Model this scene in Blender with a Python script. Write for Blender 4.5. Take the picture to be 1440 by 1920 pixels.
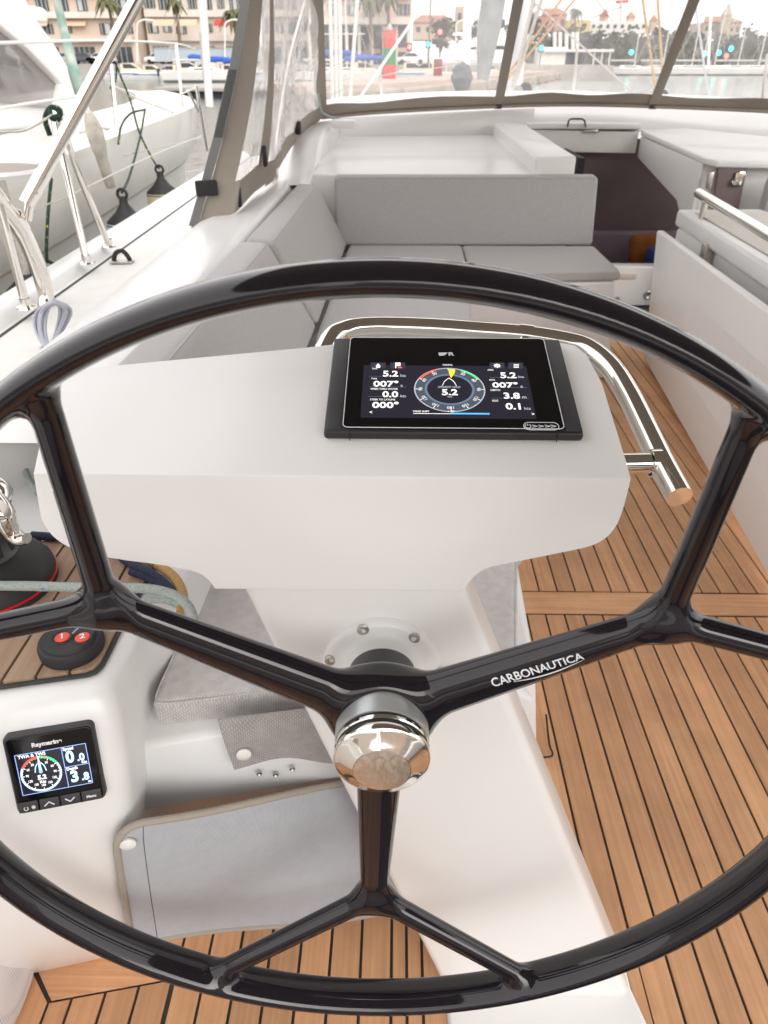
import bpy, bmesh, math, random
import numpy as np
from mathutils import Vector, Matrix
random.seed(7); rng = np.random.default_rng(7)
S = bpy.context.scene
for o in list(bpy.data.objects): bpy.data.objects.remove(o)
COL = S.collection
R = math.radians
V = Vector
# ------------------------------------------------------------------ camera
F, CX, CY = 1330.0, 720.0, 960.0            # focal length and centre in pixels of the 1440x1920 frame
CAM = V((0, 0, 1.35))                        # 1.35 m above the cockpit sole
_d = V(((750-CX)/F, (CY-115)/F, 1.0)).normalized()       # where the bow lies as seen by the camera
_u = V((0, _d.z, -_d.y)).normalized()
_r = V((_u.y*_d.z-_u.z*_d.y, _u.z*_d.x-_u.x*_d.z, _u.x*_d.y-_u.y*_d.x))
MW = Matrix((_r, _d, _u))                    # camera (right, up, forward) -> world
cam_data = bpy.data.cameras.new('camera'); cam = bpy.data.objects.new('camera', cam_data); COL.objects.link(cam)
_x, _y, _z = MW @ V((1, 0, 0)), MW @ V((0, 1, 0)), -(MW @ V((0, 0, 1)))
cam.matrix_world = Matrix(((_x.x, _y.x, _z.x, CAM.x), (_x.y, _y.y, _z.y, CAM.y), (_x.z, _y.z, _z.z, CAM.z), (0, 0, 0, 1)))
cam_data.sensor_fit = 'VERTICAL'; cam_data.sensor_height = 36; cam_data.sensor_width = 27
cam_data.lens = 36*F/1920; cam_data.clip_start = 0.02; cam_data.clip_end = 3000
cam_data.dof.use_dof = True; cam_data.dof.focus_distance = 0.95; cam_data.dof.aperture_fstop = 9.0
S.camera = cam
S.render.resolution_x, S.render.resolution_y = 768, 1024
# ------------------------------------------------------------------ overcast sky and weak soft sun
EL, AZ = R(30), R(152)
world = bpy.data.worlds.new('World'); S.world = world; world.use_nodes = True
nt = world.node_tree; nt.nodes.clear()
sky = nt.nodes.new('ShaderNodeTexSky'); sky.sky_type = 'NISHITA'; sky.sun_disc = False
sky.sun_elevation = EL; sky.sun_rotation = AZ; sky.dust_density = 6; sky.air_density = 1.5
hsv = nt.nodes.new('ShaderNodeHueSaturation'); hsv.inputs['Saturation'].default_value = 0.12
mixc = nt.nodes.new('ShaderNodeMix'); mixc.data_type = 'RGBA'; mixc.inputs['Factor'].default_value = 0.75
mixc.inputs['B'].default_value = (9.2, 8.95, 8.85, 1)          # even cloud deck
bg = nt.nodes.new('ShaderNodeBackground'); bg.inputs['Strength'].default_value = 0.15
wo = nt.nodes.new('ShaderNodeOutputWorld')
nt.links.new(sky.outputs[0], hsv.inputs['Color']); nt.links.new(hsv.outputs[0], mixc.inputs['A'])
nt.links.new(mixc.outputs['Result'], bg.inputs['Color']); nt.links.new(bg.outputs[0], wo.inputs[0])
sl = bpy.data.lights.new('sun', 'SUN'); sl.energy = 0.8; sl.angle = R(50); sl.color = (1, .97, .93)
so = bpy.data.objects.new('sun', sl); COL.objects.link(so)
_sd = V((math.sin(AZ)*math.cos(EL), math.cos(AZ)*math.cos(EL), math.sin(EL)))
so.rotation_euler = _sd.to_track_quat('Z', 'Y').to_euler()
S.view_settings.view_transform = 'Standard'; S.view_settings.look = 'None'; S.view_settings.gamma = 1
S.view_settings.exposure = 0.64
S.render.engine = 'CYCLES'
S.cycles.max_bounces = 10; S.cycles.diffuse_bounces = 5; S.cycles.glossy_bounces = 5; S.cycles.transparent_max_bounces = 16
S.cycles.caustics_reflective = False; S.cycles.caustics_refractive = False

# ------------------------------------------------------------------ measuring: pixel of the photo -> point on a known plane of the place
def ray(px, py): return MW @ V(((px-CX)/F, (CY-py)/F, 1.0))
def pz(px, py, z): r = ray(px, py); return CAM + r*((z-CAM.z)/r.z)
def pyy(px, py, y): r = ray(px, py); return CAM + r*((y-CAM.y)/r.y)
def pxx(px, py, x): r = ray(px, py); return CAM + r*((x-CAM.x)/r.x)
def ppl(px, py, p0, n): r = ray(px, py); n = V(n); return CAM + r*((V(p0)-CAM).dot(n)/r.dot(n))

# ------------------------------------------------------------------ materials
MATS = {}
def mat(name, col, rough=.5, metal=0., coat=0., var=.0, vscale=8., bump=0., bscale=200., spec=.5, emit=None, es=0., rvar=0., stretch=None, randv=0., sheen=0., col2=None, bdist=.002):
    m = bpy.data.materials.new(name); m.use_nodes = True; MATS[name] = m
    t = m.node_tree; b = t.nodes['Principled BSDF']
    b.inputs['Base Color'].default_value = (*col, 1); b.inputs['Roughness'].default_value = rough
    b.inputs['Metallic'].default_value = metal; b.inputs['Coat Weight'].default_value = coat
    b.inputs['Coat Roughness'].default_value = .04; b.inputs['Specular IOR Level'].default_value = spec
    b.inputs['Sheen Weight'].default_value = sheen
    if emit: b.inputs['Emission Color'].default_value = (*emit, 1); b.inputs['Emission Strength'].default_value = es
    L = t.links
    if var or bump or rvar or randv:
        tc = t.nodes.new('ShaderNodeTexCoord'); mp = t.nodes.new('ShaderNodeMapping')
        L.new(tc.outputs['Object'], mp.inputs[0])
        if stretch: mp.inputs['Scale'].default_value = stretch
    if var or randv:
        n = t.nodes.new('ShaderNodeTexNoise'); n.inputs['Scale'].default_value = vscale; n.inputs['Detail'].default_value = 6
        L.new(mp.outputs[0], n.inputs['Vector'])
        oi = t.nodes.new('ShaderNodeObjectInfo')
        if randv:
            va = t.nodes.new('ShaderNodeVectorMath'); va.operation = 'MULTIPLY_ADD'
            cb = t.nodes.new('ShaderNodeCombineXYZ'); L.new(oi.outputs['Random'], cb.inputs[0]); L.new(oi.outputs['Random'], cb.inputs[2])
            va.inputs[1].default_value = (37, 37, 37); L.new(cb.outputs[0], va.inputs[0]); L.new(mp.outputs[0], va.inputs[2]); L.new(va.outputs[0], n.inputs['Vector'])
        mr = t.nodes.new('ShaderNodeMapRange'); mr.inputs[1].default_value = .3; mr.inputs[2].default_value = .7
        mr.inputs[3].default_value = 0; mr.inputs[4].default_value = 1; L.new(n.outputs[0], mr.inputs[0])
        mx = t.nodes.new('ShaderNodeMix'); mx.data_type = 'RGBA'
        c2 = col2 if col2 else tuple(c*(1-var) for c in col)
        mx.inputs['A'].default_value = (*col, 1); mx.inputs['B'].default_value = (*c2, 1); L.new(mr.outputs[0], mx.inputs['Factor'])
        out = mx.outputs['Result']
        if randv:
            h = t.nodes.new('ShaderNodeHueSaturation'); mr2 = t.nodes.new('ShaderNodeMapRange')
            mr2.inputs[3].default_value = 1-randv; mr2.inputs[4].default_value = 1+randv*.6
            L.new(oi.outputs['Random'], mr2.inputs[0]); L.new(mr2.outputs[0], h.inputs['Value']); L.new(out, h.inputs['Color']); out = h.outputs[0]
        L.new(out, b.inputs['Base Color'])
    if rvar:
        n3 = t.nodes.new('ShaderNodeTexNoise'); n3.inputs['Scale'].default_value = vscale*2.3; n3.inputs['Detail'].default_value = 5
        L.new(mp.outputs[0], n3.inputs['Vector']); mr3 = t.nodes.new('ShaderNodeMapRange')
        mr3.inputs[1].default_value = .35; mr3.inputs[2].default_value = .75; mr3.inputs[3].default_value = rough; mr3.inputs[4].default_value = rough+rvar
        L.new(n3.outputs[0], mr3.inputs[0]); L.new(mr3.outputs[0], b.inputs['Roughness'])
    if bump:
        n2 = t.nodes.new('ShaderNodeTexNoise'); n2.inputs['Scale'].default_value = bscale; n2.inputs['Detail'].default_value = 3
        L.new(mp.outputs[0], n2.inputs['Vector']); bp = t.nodes.new('ShaderNodeBump'); bp.inputs['Strength'].default_value = bump; bp.inputs['Distance'].default_value = bdist
        L.new(n2.outputs[0], bp.inputs['Height']); L.new(bp.outputs[0], b.inputs['Normal'])
    return m
def fabric(name, col, col2, scale, bump=.35, rot=0.785):
    """woven cloth: two crossed wave sets give colour flecks and relief"""
    m = mat(name, col, .9, sheen=.2); t = m.node_tree; b = t.nodes['Principled BSDF']; L = t.links
    tc = t.nodes.new('ShaderNodeTexCoord')
    ws = []
    for k, ax in enumerate(('X', 'Y')):
        mp = t.nodes.new('ShaderNodeMapping'); mp.inputs['Rotation'].default_value = (rot*.4, rot*.3, rot); L.new(tc.outputs['Object'], mp.inputs[0])
        w = t.nodes.new('ShaderNodeTexWave'); w.bands_direction = ax; w.inputs['Scale'].default_value = scale; w.inputs['Distortion'].default_value = 1.2; w.inputs['Detail'].default_value = 2
        w.inputs['Detail Scale'].default_value = 3
        L.new(mp.outputs[0], w.inputs[0]); ws.append(w)
    mul = t.nodes.new('ShaderNodeMath'); mul.operation = 'MULTIPLY'; L.new(ws[0].outputs['Fac'], mul.inputs[0]); L.new(ws[1].outputs['Fac'], mul.inputs[1])
    nz = t.nodes.new('ShaderNodeTexNoise'); nz.inputs['Scale'].default_value = 60; nz.inputs['Detail'].default_value = 8; L.new(tc.outputs['Object'], nz.inputs['Vector'])
    ad = t.nodes.new('ShaderNodeMath'); ad.operation = 'MULTIPLY_ADD'; ad.inputs[1].default_value = 1.1; ad.inputs[2].default_value = -.25; L.new(nz.outputs[0], ad.inputs[0])
    ad2 = t.nodes.new('ShaderNodeMath'); ad2.operation = 'ADD'; ad2.use_clamp = True; L.new(ad.outputs[0], ad2.inputs[0]); L.new(mul.outputs[0], ad2.inputs[1])
    mx = t.nodes.new('ShaderNodeMix'); mx.data_type = 'RGBA'; mx.inputs['A'].default_value = (*col2, 1); mx.inputs['B'].default_value = (*col, 1)
    L.new(ad2.outputs[0], mx.inputs['Factor']); L.new(mx.outputs['Result'], b.inputs['Base Color'])
    bp = t.nodes.new('ShaderNodeBump'); bp.inputs['Strength'].default_value = bump; bp.inputs['Distance'].default_value = .0012
    L.new(ad2.outputs[0], bp.inputs['Height']); L.new(bp.outputs[0], b.inputs['Normal'])
    return m
def teak(name, ax):
    st = [60, 60, 60]; st['XYZ'.index(ax)] = 1.6
    m = mat(name, (.70, .39, .205), .6, var=.5, vscale=2.2, stretch=tuple(st), randv=.18, col2=(.56, .295, .15))
    t = m.node_tree; L = t.links; b = t.nodes['Principled BSDF']
    tc = [x for x in t.nodes if x.type == 'TEX_COORD'][0]; sn = t.nodes.new('ShaderNodeTexNoise'); sn.inputs['Scale'].default_value = 5; sn.inputs['Detail'].default_value = 8; sn.inputs['Roughness'].default_value = .65; L.new(tc.outputs['Object'], sn.inputs['Vector'])
    sr = t.nodes.new('ShaderNodeMapRange'); sr.inputs[1].default_value = .35; sr.inputs[2].default_value = .72; sr.inputs[3].default_value = 1.06; sr.inputs[4].default_value = .80; L.new(sn.outputs[0], sr.inputs[0])
    hv = t.nodes.new('ShaderNodeHueSaturation'); src = b.inputs['Base Color'].links[0].from_socket; L.new(src, hv.inputs['Color']); L.new(sr.outputs[0], hv.inputs['Value']); L.new(hv.outputs[0], b.inputs['Base Color'])
    n = t.nodes.new('ShaderNodeTexNoise'); n.inputs['Scale'].default_value = 4.5; n.inputs['Detail'].default_value = 4
    L.new([x for x in t.nodes if x.type == 'MAPPING'][0].outputs[0], n.inputs['Vector'])
    bp = t.nodes.new('ShaderNodeBump'); bp.inputs['Strength'].default_value = .25; bp.inputs['Distance'].default_value = .001
    L.new(n.outputs[0], bp.inputs['Height']); L.new(bp.outputs[0], b.inputs['Normal'])
    return m
def specks(m, scale, size, col):
    t = m.node_tree; L = t.links; b = t.nodes['Principled BSDF']; tc = t.nodes.new('ShaderNodeTexCoord'); v = t.nodes.new('ShaderNodeTexVoronoi'); v.inputs['Scale'].default_value = scale; L.new(tc.outputs['Object'], v.inputs['Vector'])
    sep = t.nodes.new('ShaderNodeSeparateColor'); L.new(v.outputs['Color'], sep.inputs[0])
    g = t.nodes.new('ShaderNodeMath'); g.operation = 'GREATER_THAN'; g.inputs[1].default_value = .965; L.new(sep.outputs[0], g.inputs[0])
    r = t.nodes.new('ShaderNodeMapRange'); r.inputs[1].default_value = size; r.inputs[2].default_value = size*.5; r.inputs[3].default_value = 0; r.inputs[4].default_value = .55; L.new(v.outputs['Distance'], r.inputs[0])
    mu = t.nodes.new('ShaderNodeMath'); mu.operation = 'MULTIPLY'; L.new(r.outputs[0], mu.inputs[0]); L.new(g.outputs[0], mu.inputs[1])
    mx = t.nodes.new('ShaderNodeMix'); mx.data_type = 'RGBA'; mx.inputs['B'].default_value = (*col, 1); src = b.inputs['Base Color'].links[0].from_socket; L.new(src, mx.inputs['A']); L.new(mu.outputs[0], mx.inputs['Factor']); L.new(mx.outputs['Result'], b.inputs['Base Color'])
gel = mat('gelcoat', (.80, .797, .79), .28, var=.025, vscale=3, rvar=.12, coat=.15)
gel2 = mat('gelcoat_console', (.815, .805, .795), .27, var=.02, vscale=4, coat=.15)
nonskid = mat('nonskid_gelcoat', (.78, .765, .735), .6, var=.06, vscale=14, bump=.35, bscale=500)
cream = mat('cream_hull', (.83, .80, .74), .3, var=.1, vscale=1.2, coat=.2)
carbon = mat('black_lacquered_carbon', (.005, .004, .006), .05, coat=.6, var=.6, vscale=900, rvar=.06, col2=(.016, .013, .018), spec=.25)
chrome = mat('polished_steel', (.80, .77, .72), .05, metal=1., rvar=.09, vscale=30)
satin = mat('satin_steel', (.62, .59, .54), .32, metal=1., rvar=.15, vscale=60, var=.25)
blackp = mat('black_plastic', (.018, .018, .02), .42, var=.3, vscale=40, bump=.08, bscale=600)
darkp = mat('dark_grey_plastic', (.045, .045, .048), .5, var=.3, vscale=30, bump=.05, bscale=300)
glassb = mat('display_glass', (.004, .004, .005), .05, rvar=.08, vscale=20, spec=.35)
scr = mat('lcd_dark', (.010, .010, .014), .1, emit=(.035, .033, .055), es=.3)
scr2 = mat('lcd_panel', (.02, .02, .03), .1, emit=(.06, .06, .10), es=.4)
tw = mat('lcd_white', (.8, .8, .8), .4, emit=(.95, .95, .9), es=.55)
tdim = mat('lcd_grey', (.3, .32, .36), .4, emit=(.55, .6, .7), es=.45)
tcy = mat('lcd_cyan', (.4, .6, .8), .4, emit=(.45, .8, 1.), es=.85)
tblue = mat('lcd_blue', (.05, .3, .7), .4, emit=(.08, .42, .95), es=.8)
tred = mat('lcd_red', (.7, .05, .04), .4, emit=(.95, .1, .06), es=.8)
tgreen = mat('lcd_green', (.05, .5, .15), .4, emit=(.06, .75, .25), es=.8)
tamber = mat('lcd_amber', (.8, .45, .02), .4, emit=(1., .55, .03), es=.9)
ringm = mat('lcd_ring', (.1, .14, .2), .3, emit=(.22, .34, .5), es=.28)
wprint = mat('white_print', (.75, .77, .8), .4)
bprint = mat('blue_print', (.05, .35, .7), .4)
tk = teak('teak_lengthwise', 'Y'); tkx = teak('teak_crosswise', 'X')
tko = mat('weathered_teak', (.42, .29, .20), .75, var=.5, vscale=1.6, stretch=(60, 1.6, 60), randv=.12, col2=(.30, .19, .125))
caulk = mat('black_caulk', (.05, .052, .046), .7, var=.3, vscale=50)
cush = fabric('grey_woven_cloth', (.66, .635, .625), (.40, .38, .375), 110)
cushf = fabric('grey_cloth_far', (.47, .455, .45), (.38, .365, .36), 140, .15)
cush_shaded = fabric('grey_cloth_backrest_shaded', (.43, .42, .42), (.35, .34, .34), 140, .12)  # far cushion cloth darkened: shade on the aft-facing backrest is in the colour
meshf = fabric('grey_mesh_cloth', (.44, .465, .50), (.36, .38, .415), 220, .12, 0.1)
bindm = mat('beige_binding', (.36, .32, .27), .85, bump=.3, bscale=900)
taupe = mat('taupe_canvas', (.37, .325, .275), .85, var=.15, vscale=3, bump=.15, bscale=500)
greyw = mat('grey_webbing', (.17, .175, .17), .85, bump=.3, bscale=700)
snap = mat('white_snap', (.78, .77, .74), .35)
rub = mat('rubber_black', (.022, .022, .023), .6, var=.3, vscale=25)
redp = mat('red_plastic', (.75, .07, .04), .4)
redl = mat('red_line', (.65, .01, .02), .4)
plum = mat('plum_board', (.20, .145, .15), .55, var=.2, vscale=4)
plum2 = mat('plum_cushion', (.26, .21, .25), .85, var=.2, vscale=6)
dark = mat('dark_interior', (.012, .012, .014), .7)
orange = mat('orange_cloth', (.34, .105, .015), .8, var=.3, vscale=20)
bluec = mat('blue_cloth', (.03, .06, .25), .8)
tint = mat('tinted_window', (.19, .165, .165), .12, coat=.6, var=.25, vscale=.8)
def rope(name, col, col2, sc=700, flecks=None):
    m = mat(name, col, .85); t = m.node_tree; L = t.links; b = t.nodes['Principled BSDF']
    tc = t.nodes.new('ShaderNodeTexCoord'); v = t.nodes.new('ShaderNodeTexVoronoi'); v.inputs['Scale'].default_value = sc; L.new(tc.outputs['Object'], v.inputs['Vector'])
    mx = t.nodes.new('ShaderNodeMix'); mx.data_type = 'RGBA'; mx.inputs['A'].default_value = (*col, 1); mx.inputs['B'].default_value = (*col2, 1)
    L.new(v.outputs['Distance'], mx.inputs['Factor']); out = mx.outputs['Result']
    if flecks:
        n = t.nodes.new('ShaderNodeTexNoise'); n.inputs['Scale'].default_value = 55; n.inputs['Detail'].default_value = 1; L.new(tc.outputs['Object'], n.inputs['Vector'])
        c = t.nodes.new('ShaderNodeMapRange'); c.inputs[1].default_value = .66; c.inputs[2].default_value = .69; L.new(n.outputs[0], c.inputs[0])
        m2 = t.nodes.new('ShaderNodeMix'); m2.data_type = 'RGBA'; m2.inputs['B'].default_value = (*flecks, 1); L.new(c.outputs[0], m2.inputs['Factor']); L.new(out, m2.inputs['A']); out = m2.outputs['Result']
    L.new(out, b.inputs['Base Color'])
    bp = t.nodes.new('ShaderNodeBump'); bp.inputs['Strength'].default_value = .8; bp.inputs['Distance'].default_value = .0015; bp.invert = True
    L.new(v.outputs['Distance'], bp.inputs['Height']); L.new(bp.outputs[0], b.inputs['Normal'])
    return m
rgrey = rope('sage_rope', (.50, .55, .52), (.30, .35, .33), 420, (.05, .3, .7))
rnavy = rope('navy_rope', (.035, .045, .10), (.01, .012, .03), 420)
rtan = rope('tan_rope', (.60, .38, .15), (.36, .2, .06), 420, (.03, .03, .03))
rwhite = rope('pale_rope', (.60, .61, .66), (.36, .37, .44), 420)
rgreen = rope('green_rope', (.015, .06, .035), (.004, .015, .01), 300, (.5, .4, .05))
def vinyl(name, haze):
    m = bpy.data.materials.new(name); m.use_nodes = True; t = m.node_tree; t.nodes.clear(); L = t.links
    o = t.nodes.new('ShaderNodeOutputMaterial'); tr = t.nodes.new('ShaderNodeBsdfTransparent'); tl = t.nodes.new('ShaderNodeBsdfTranslucent'); df = t.nodes.new('ShaderNodeBsdfDiffuse')
    gl = t.nodes.new('ShaderNodeBsdfGlossy'); gl.inputs['Roughness'].default_value = .06
    tr.inputs[0].default_value = (.97, .96, .95, 1); tl.inputs[0].default_value = (.9, .88, .87, 1); df.inputs[0].default_value = (.85, .83, .82, 1)
    a = t.nodes.new('ShaderNodeMixShader'); a.inputs[0].default_value = .4; L.new(tl.outputs[0], a.inputs[1]); L.new(df.outputs[0], a.inputs[2])
    b = t.nodes.new('ShaderNodeMixShader'); L.new(tr.outputs[0], b.inputs[1]); L.new(a.outputs[0], b.inputs[2])
    tc = t.nodes.new('ShaderNodeTexCoord'); n = t.nodes.new('ShaderNodeTexNoise'); n.inputs['Scale'].default_value = 3; n.inputs['Detail'].default_value = 7; n.inputs['Distortion'].default_value = 1.5; L.new(tc.outputs['Object'], n.inputs['Vector'])
    mr = t.nodes.new('ShaderNodeMapRange'); mr.inputs[1].default_value = .35; mr.inputs[2].default_value = .75; mr.inputs[3].default_value = haze*.7; mr.inputs[4].default_value = haze*1.7; L.new(n.outputs[0], mr.inputs[0]); L.new(mr.outputs[0], b.inputs[0])
    lw = t.nodes.new('ShaderNodeLayerWeight'); lw.inputs[0].default_value = .5; pw = t.nodes.new('ShaderNodeMath'); pw.operation = 'POWER'; pw.inputs[1].default_value = 4; L.new(lw.outputs['Facing'], pw.inputs[0]); fr = t.nodes.new('ShaderNodeMath'); fr.operation = 'MULTIPLY_ADD'; fr.inputs[1].default_value = .5; fr.inputs[2].default_value = .04; L.new(pw.outputs[0], fr.inputs[0])
    c = t.nodes.new('ShaderNodeMixShader'); L.new(fr.outputs[0], c.inputs[0]); L.new(b.outputs[0], c.inputs[1]); L.new(gl.outputs[0], c.inputs[2]); L.new(c.outputs[0], o.inputs[0])
    return m
def translucent(name, col, k):
    m = bpy.data.materials.new(name); m.use_nodes = True; t = m.node_tree; L = t.links; o = t.nodes['Material Output']; b = t.nodes['Principled BSDF']
    b.inputs['Base Color'].default_value = (*col, 1); b.inputs['Roughness'].default_value = .85
    tl = t.nodes.new('ShaderNodeBsdfTranslucent'); tl.inputs[0].default_value = (*[min(1, c*2) for c in col], 1); mx = t.nodes.new('ShaderNodeMixShader'); mx.inputs[0].default_value = k
    L.new(b.outputs[0], mx.inputs[1]); L.new(tl.outputs[0], mx.inputs[2]); L.new(mx.outputs[0], o.inputs[0]); return m
bican = translucent('bimini_canvas', (.15, .125, .105), .12)
vin = vinyl('clear_vinyl', .22); vin2 = vinyl('creased_clear_vinyl', .45)

# ------------------------------------------------------------------ mesh helpers
def obj(name, verts, faces, m, parent=None, smooth=None):
    me = bpy.data.meshes.new(name); me.from_pydata([tuple(v) for v in verts], [], faces)
    return objm(name, me, m, parent, smooth)
def objm(name, me, m, parent=None, smooth=None, fixn=True):
    if fixn:
        bm = bmesh.new(); bm.from_mesh(me); bmesh.ops.remove_doubles(bm, verts=bm.verts, dist=1e-6); bmesh.ops.recalc_face_normals(bm, faces=bm.faces); bm.to_mesh(me); bm.free()
    o = bpy.data.objects.new(name, me); COL.objects.link(o)
    if m: me.materials.clear(); me.materials.append(m)
    if smooth is not None:
        me.shade_smooth()
        if smooth < 179: me.set_sharp_from_angle(angle=R(smooth))
    if parent: o.parent = parent; o.matrix_parent_inverse = parent.matrix_world.inverted()
    return o
def tag(o, label, cat, group=None): o['label'] = label; o['category'] = cat; (group and o.__setitem__('group', group)); return o
def struct(o): o['kind'] = 'structure'; return o
def stuff(o, label=None, cat=None):
    o['kind'] = 'stuff'
    if label: o['label'] = label; o['category'] = cat
    return o
def thing(name, label, cat, loc=(0, 0, 0), group=None, rz=0):
    o = bpy.data.objects.new(name, None); COL.objects.link(o); o.empty_display_size = .05; o.location = loc; o.rotation_euler = (0, 0, rz)
    o.matrix_world = Matrix.Translation(V(loc)) @ Matrix.Rotation(rz, 4, 'Z')
    return tag(o, label, cat, group)
def dup(root, loc, rz, label, group=None, scale=1):
    def cp(o, par):
        c = o.copy(); COL.objects.link(c)
        if par: c.parent = par
        for ch in list(o.children): cp(ch, c)
        return c
    r = cp(root, None); r.location = loc; r.rotation_euler = (0, 0, rz); r.scale = (scale,)*3; r['label'] = label
    if group: r['group'] = group
    return r
def bevel_mesh(me, w, seg=3, ang=25, op=None):
    bm = bmesh.new(); bm.from_mesh(me); bmesh.ops.remove_doubles(bm, verts=bm.verts, dist=1e-6); bmesh.ops.recalc_face_normals(bm, faces=bm.faces)
    es = [e for e in bm.edges if len(e.link_faces) == 2 and e.calc_face_angle(0) > R(ang)]
    if w: bmesh.ops.bevel(bm, geom=es, offset=w, segments=seg, affect='EDGES', profile=.5, clamp_overlap=True)
    bm.to_mesh(me); bm.free()
def solid(name, verts, faces, m, parent=None, bev=0, seg=3, ang=25, smooth=40):
    me = bpy.data.meshes.new(name); me.from_pydata([tuple(v) for v in verts], [], faces); bevel_mesh(me, bev, seg, ang)
    return objm(name, me, m, parent, smooth, False)
def prism(name, pts, vec, m, parent=None, bev=0, seg=3, smooth=40, ang=25):
    pts = [V(p) for p in pts]; n = len(pts); vec = V(vec)
    vs = pts + [p+vec for p in pts]
    fs = [list(range(n)), list(range(2*n-1, n-1, -1))] + [[i, (i+1) % n, n+(i+1) % n, n+i] for i in range(n)]
    return solid(name, vs, fs, m, parent, bev, seg, ang, smooth)
def box(name, c, d, m, parent=None, bev=0, rz=0, seg=2, rx=0, ry=0):
    x, y, z = d[0]/2, d[1]/2, d[2]/2
    M = Matrix.Translation(V(c)) @ Matrix.Rotation(rz, 4, 'Z') @ Matrix.Rotation(rx, 4, 'X') @ Matrix.Rotation(ry, 4, 'Y')
    vs = [M @ V((sx*x, sy*y, sz*z)) for sz in (-1, 1) for sx, sy in ((-1, -1), (1, -1), (1, 1), (-1, 1))]
    return solid(name, vs, [[0, 3, 2, 1], [4, 5, 6, 7], [0, 1, 5, 4], [1, 2, 6, 5], [2, 3, 7, 6], [3, 0, 4, 7]], m, parent, bev, seg)
def boxes(name, lst, m, parent=None):
    vs, fs = [], []
    for c, d in lst:
        k = len(vs); x, y, z = d[0]/2, d[1]/2, d[2]/2
        vs += [V(c)+V((sx*x, sy*y, sz*z)) for sz in (-1, 1) for sx, sy in ((-1, -1), (1, -1), (1, 1), (-1, 1))]
        fs += [[k+i for i in f] for f in ([0, 3, 2, 1], [4, 5, 6, 7], [0, 1, 5, 4], [1, 2, 6, 5], [2, 3, 7, 6], [3, 0, 4, 7])]
    return obj(name, vs, fs, m, parent)
def catmull(pts, n=8, closed=False):
    P = [V(p) for p in pts]; out = []; N = len(P)
    for i in range(N if closed else N-1):
        if closed: a, b, c, d = P[i-1], P[i], P[(i+1) % N], P[(i+2) % N]
        else: a, b, c, d = P[max(i-1, 0)], P[i], P[i+1], P[min(i+2, N-1)]
        for k in range(n):
            t = k/n; out.append(.5*((2*b)+(c-a)*t+(2*a-5*b+4*c-d)*t*t+(3*b-a-3*c+d)*t**3))
    if not closed: out.append(P[-1])
    return out
def tube(name, pts, r, m, parent=None, n=8, sides=14, closed=False, straight=False, oval=None, caps=True):
    P = [V(p) for p in pts] if straight else catmull(pts, n, closed); N = len(P)
    rr = r if callable(r) else (lambda t: r)
    vs = []; T0 = None; nrm = None
    for i in range(N):
        if closed: T = (P[(i+1) % N]-P[i-1]).normalized()
        else: T = (P[min(i+1, N-1)]-P[max(i-1, 0)]).normalized()
        if nrm is None: nrm = T.orthogonal().normalized() if abs(T.z) > .9 else T.cross(V((0, 0, 1))).normalized()
        nrm = (nrm - T*nrm.dot(T)).normalized(); bn = T.cross(nrm)
        q = rr(i/max(N-1, 1))
        for k in range(sides):
            a = 2*math.pi*k/sides
            vs.append(P[i] + nrm*(math.cos(a)*q*(oval or 1)) + bn*(math.sin(a)*q))
    fs = []
    for i in range(N if closed else N-1):
        j = (i+1) % N
        for k in range(sides): fs.append([i*sides+k, i*sides+(k+1) % sides, j*sides+(k+1) % sides, j*sides+k])
    if not closed and caps: fs += [list(range(sides))[::-1], list(range((N-1)*sides, N*sides))]
    return obj(name, vs, fs, m, parent, 50)
def lathe(name, prof, origin, axis, m, parent=None, seg=48, smooth=35):
    ax = V(axis).normalized(); u = ax.orthogonal().normalized(); w = ax.cross(u); vs, fs = [], []
    for d, r in prof:
        for k in range(seg):
            a = 2*math.pi*k/seg; vs.append(V(origin)+ax*d+(u*math.cos(a)+w*math.sin(a))*max(r, 1e-5))
    for i in range(len(prof)-1):
        for k in range(seg): fs.append([i*seg+k, i*seg+(k+1) % seg, (i+1)*seg+(k+1) % seg, (i+1)*seg+k])
    return obj(name, vs, fs, m, parent, smooth)
def grid(name, rows, m, parent=None, thick=0, smooth=60):
    nr, nc = len(rows), len(rows[0]); vs = [v for r in rows for v in r]
    fs = [[i*nc+j, i*nc+j+1, (i+1)*nc+j+1, (i+1)*nc+j] for i in range(nr-1) for j in range(nc-1)]
    o = obj(name, vs, fs, m, parent, smooth)
    if thick:
        bm = bmesh.new(); bm.from_mesh(o.data); bmesh.ops.solidify(bm, geom=bm.faces[:], thickness=thick); bm.to_mesh(o.data); bm.free()
        o.data.shade_smooth(); o.data.set_sharp_from_angle(angle=R(smooth))
    return o
def lerp(a, b, t): return V(a)*(1-t)+V(b)*t
def text(name, s, size, frame, m, parent, align='CENTER', depth=0, sx=1, bold=0, fn=None):
    """flat lettering: frame = (origin, right, up, normal)"""
    c = bpy.data.curves.new(name, 'FONT'); c.body = s; c.size = size; c.align_x = align; c.align_y = 'CENTER'; c.resolution_u = 3; c.offset = bold
    to = bpy.data.objects.new(name, c); COL.objects.link(to); bpy.context.view_layer.update()
    me = bpy.data.meshes.new_from_object(to); bpy.data.objects.remove(to)
    o, r, u, n = [V(q) for q in frame]
    for v in me.vertices:
        v.co = fn(v.co.x*sx, v.co.y) if fn else o + r*(v.co.x*sx) + u*v.co.y
    ob = objm(name, me, m, parent, None, False)
    return ob
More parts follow.
